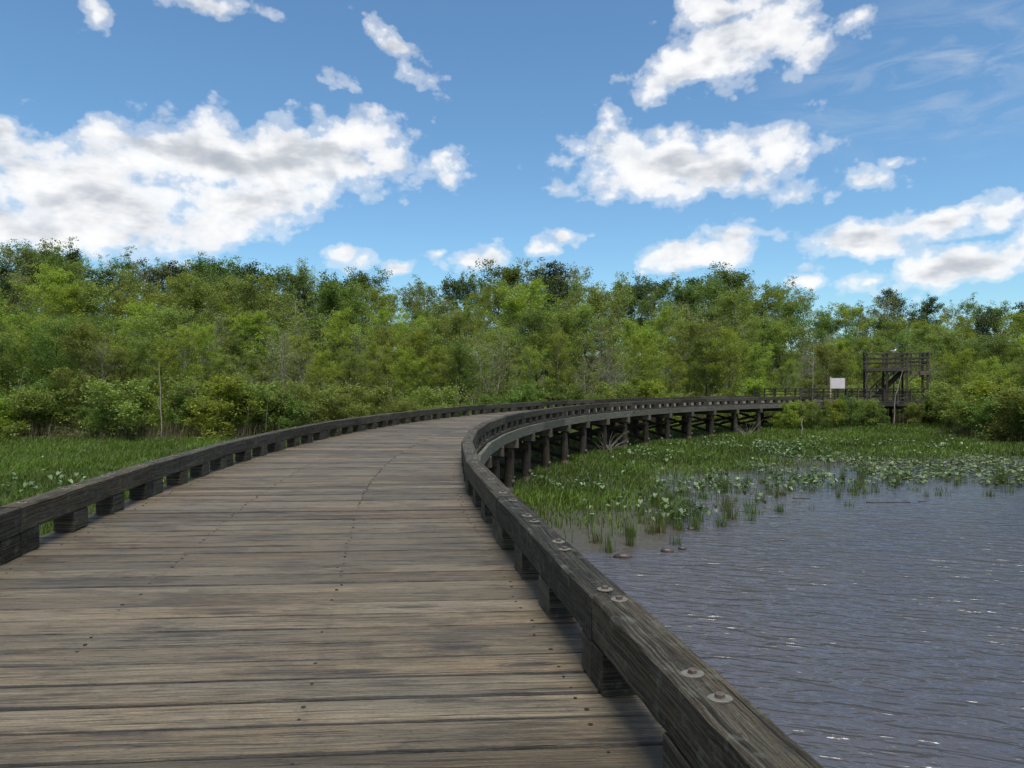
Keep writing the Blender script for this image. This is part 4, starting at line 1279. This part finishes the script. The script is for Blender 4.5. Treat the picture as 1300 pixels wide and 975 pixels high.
def field(UVs):
    acc = None
    for (px, py, hw, hh, tilt, w) in CL:
        u, v = ang(px, py); u2, _ = ang(px + hw, py); _, v2 = ang(px, py - hh); a = max(1e-3, (u2 - u)); b = max(1e-3, v2 - v)
        mp = N(nt, 'ShaderNodeMapping', vector_type='TEXTURE'); nt.links.new(UVs, mp.inputs[0])
        mp.inputs['Location'].default_value = (u, v, 0); mp.inputs['Rotation'].default_value = (0, 0, -math.radians(tilt)); mp.inputs['Scale'].default_value = (a, b, 1)
        ln = N(nt, 'ShaderNodeVectorMath', operation='LENGTH'); nt.links.new(mp.outputs[0], ln.inputs[0])
        e = mth(nt, 'SUBTRACT', w, mth(nt, 'MULTIPLY', ln.outputs['Value'], 0.64 * w + .1))
        acc = e if acc is None else mth(nt, 'SMOOTH_MAX', acc, e, 0.15)
    return acc


F = field(UW)
# unseen rest of the sky: noise cumulus, thickened to whiten the ambient light
behind = ramp(nt, mth(nt, 'MULTIPLY', mth(nt, 'ABSOLUTE', az), 0.3), [(0.22, 0.0), (0.27, 1.0)])
high = ramp(nt, el, [(0.50, 0.0), (0.62, 1.0)])
outm = mth(nt, 'MAXIMUM', behind, high)
cn = noise(nt, vmul(nt, D, (1, 1, 1.8)), 2.6, 3, .5)
F = mth(nt, 'MAXIMUM', F, mth(nt, 'SUBTRACT', mth(nt, 'MULTIPLY', mth(nt, 'SUBTRACT', cn, 0.43), 5.0), mth(nt, 'MULTIPLY', mth(nt, 'SUBTRACT', 1.0, outm), 9.0)))


def fbm(vec):
    vo = N(nt, 'ShaderNodeTexVoronoi', feature='SMOOTH_F1', ins={'Scale': 24.0, 'Detail': 3.0, 'Roughness': 0.5, 'Smoothness': 0.6})
    nt.links.new(vec, vo.inputs['Vector'])
    b = mth(nt, 'SUBTRACT', 0.99, vo.outputs['Distance'])
    return mth(nt, 'ADD', mth(nt, 'MULTIPLY', noise(nt, vec, 17, 9, 0.58, 0.2), 0.62), mth(nt, 'MULTIPLY', b, 0.38))


US = vmul(nt, UV, (1, 1.35, 1))
n1 = fbm(US)
sh = N(nt, 'ShaderNodeVectorMath', operation='ADD'); nt.links.new(US, sh.inputs[0]); sh.inputs[1].default_value = (0.006, 0.022, 0)
n2 = noise(nt, sh.outputs[0], 15, 4, 0.5, 0.2)
n1s = noise(nt, US, 15, 4, 0.5, 0.2)
wisp = noise(nt, vmul(nt, UV, (1, 1.2, 1)), 60, 6, .65)
den = mth(nt, 'ADD', F, mth(nt, 'MULTIPLY', mth(nt, 'SUBTRACT', n1, 0.405), 1.55))
den = mth(nt, 'ADD', den, mth(nt, 'MULTIPLY', mth(nt, 'SUBTRACT', wisp, 0.5), 0.35))
alpha = ramp(nt, den, [(0.04, 0.0), (0.24, 0.35), (0.50, 0.90), (0.72, 1.0)], 'EASE')
# shading of the billows: lit from above, grey where thick and low
relief = mth(nt, 'MULTIPLY', mth(nt, 'SUBTRACT', n1s, n2), 1.1)
# undersides: thick middles go grey in broad soft patches
big = noise(nt, vmul(nt, UV, (1, 2.6, 1)), 9, 4, .55)
under = ramp(nt, mth(nt, 'ADD', mth(nt, 'MULTIPLY', F, 0.50), mth(nt, 'MULTIPLY', mth(nt, 'SUBTRACT', big, 0.5), 1.3)), [(0.26, 0.0), (0.70, 1.0)], 'EASE')
lum = mth(nt, 'SUBTRACT', mth(nt, 'ADD', 0.93, relief), mth(nt, 'MULTIPLY', under, 0.46), clamp=True)
ccol = ramp(nt, lum, [(0.15, (0.40, 0.435, 0.50)), (0.55, (0.60, 0.635, 0.69)), (0.85, (0.90, 0.91, 0.93)), (1.0, (1.0, 1.0, 1.0))])
CLOUD_GAIN = 0.86
# thin cirrus veil high at the right
ci = noise(nt, vmul(nt, UV, (1.4, 5, 1)), 7, 6, .62, .6)
uu, vv = ang(1200, 95)
mp = N(nt, 'ShaderNodeMapping', vector_type='TEXTURE'); nt.links.new(UV, mp.inputs[0]); mp.inputs['Location'].default_value = (uu, vv, 0); mp.inputs['Scale'].default_value = (0.22, 0.10, 1)
ln = N(nt, 'ShaderNodeVectorMath', operation='LENGTH'); nt.links.new(mp.outputs[0], ln.inputs[0])
cim = mth(nt, 'MULTIPLY', ramp(nt, ln.outputs['Value'], [(0.2, 1.0), (1.0, 0.0)]), ramp(nt, ci, [(0.45, 0.0), (0.8, 0.6)]))
SKY_STR = 0.090
skc = mixc(nt, 1.0, sky.outputs[0], (SKY_STR * 1.00, SKY_STR * 1.34, SKY_STR * 1.46), 'MULTIPLY')
# pale haze near the horizon comes from the sky model itself
cg = mixc(nt, 1.0, ccol, (CLOUD_GAIN, CLOUD_GAIN, CLOUD_GAIN), 'MULTIPLY')
skc = mixc(nt, cim, skc, (0.55, 0.6, 0.66))
allc = mixc(nt, alpha, skc, cg)
bg = N(nt, 'ShaderNodeBackground', ins={'Strength': 1.0}); nt.links.new(allc, bg.inputs['Color'])
nt.links.new(bg.outputs[0], wout.inputs[0])
world.cycles.sampling_method = 'MANUAL'; world.cycles.sample_map_resolution = 512

sun = bpy.data.lights.new('sun', 'SUN'); sun.energy = 4.5; sun.angle = R_(26); sun.color = (1.0, 0.95, 0.86)
so_ = bpy.data.objects.new('sun', sun); link(so_)
sd_ = Vector((math.sin(SUN_AZ) * math.cos(SUN_EL), math.cos(SUN_AZ) * math.cos(SUN_EL), math.sin(SUN_EL)))
so_.rotation_euler = sd_.to_track_quat('Z', 'Y').to_euler()

# ------------------------------------------------------------------ camera
cam = bpy.data.cameras.new('camera'); co = bpy.data.objects.new('camera', cam); link(co)
co.location = (0, 0, EYE); co.rotation_euler = (R_(90), 0, 0)
cam.sensor_width = 36; cam.lens = FPX / 1300 * 36; cam.shift_y = -(487.5 - HZ) / 1300
cam.clip_start = 0.05; cam.clip_end = 5000
scene.camera = co
scene.view_settings.view_transform = 'Standard'; scene.view_settings.look = 'None'; scene.view_settings.gamma = 1.0
scene.view_settings.exposure = 0.24; scene.view_settings.use_curve_mapping = False
scene.cycles.max_bounces = 6; scene.cycles.diffuse_bounces = 3; scene.cycles.glossy_bounces = 3; scene.cycles.transmission_bounces = 3; scene.cycles.transparent_max_bounces = 4
scene.cycles.use_denoising = True
scene.cycles.use_adaptive_sampling = True; scene.cycles.adaptive_threshold = 0.012
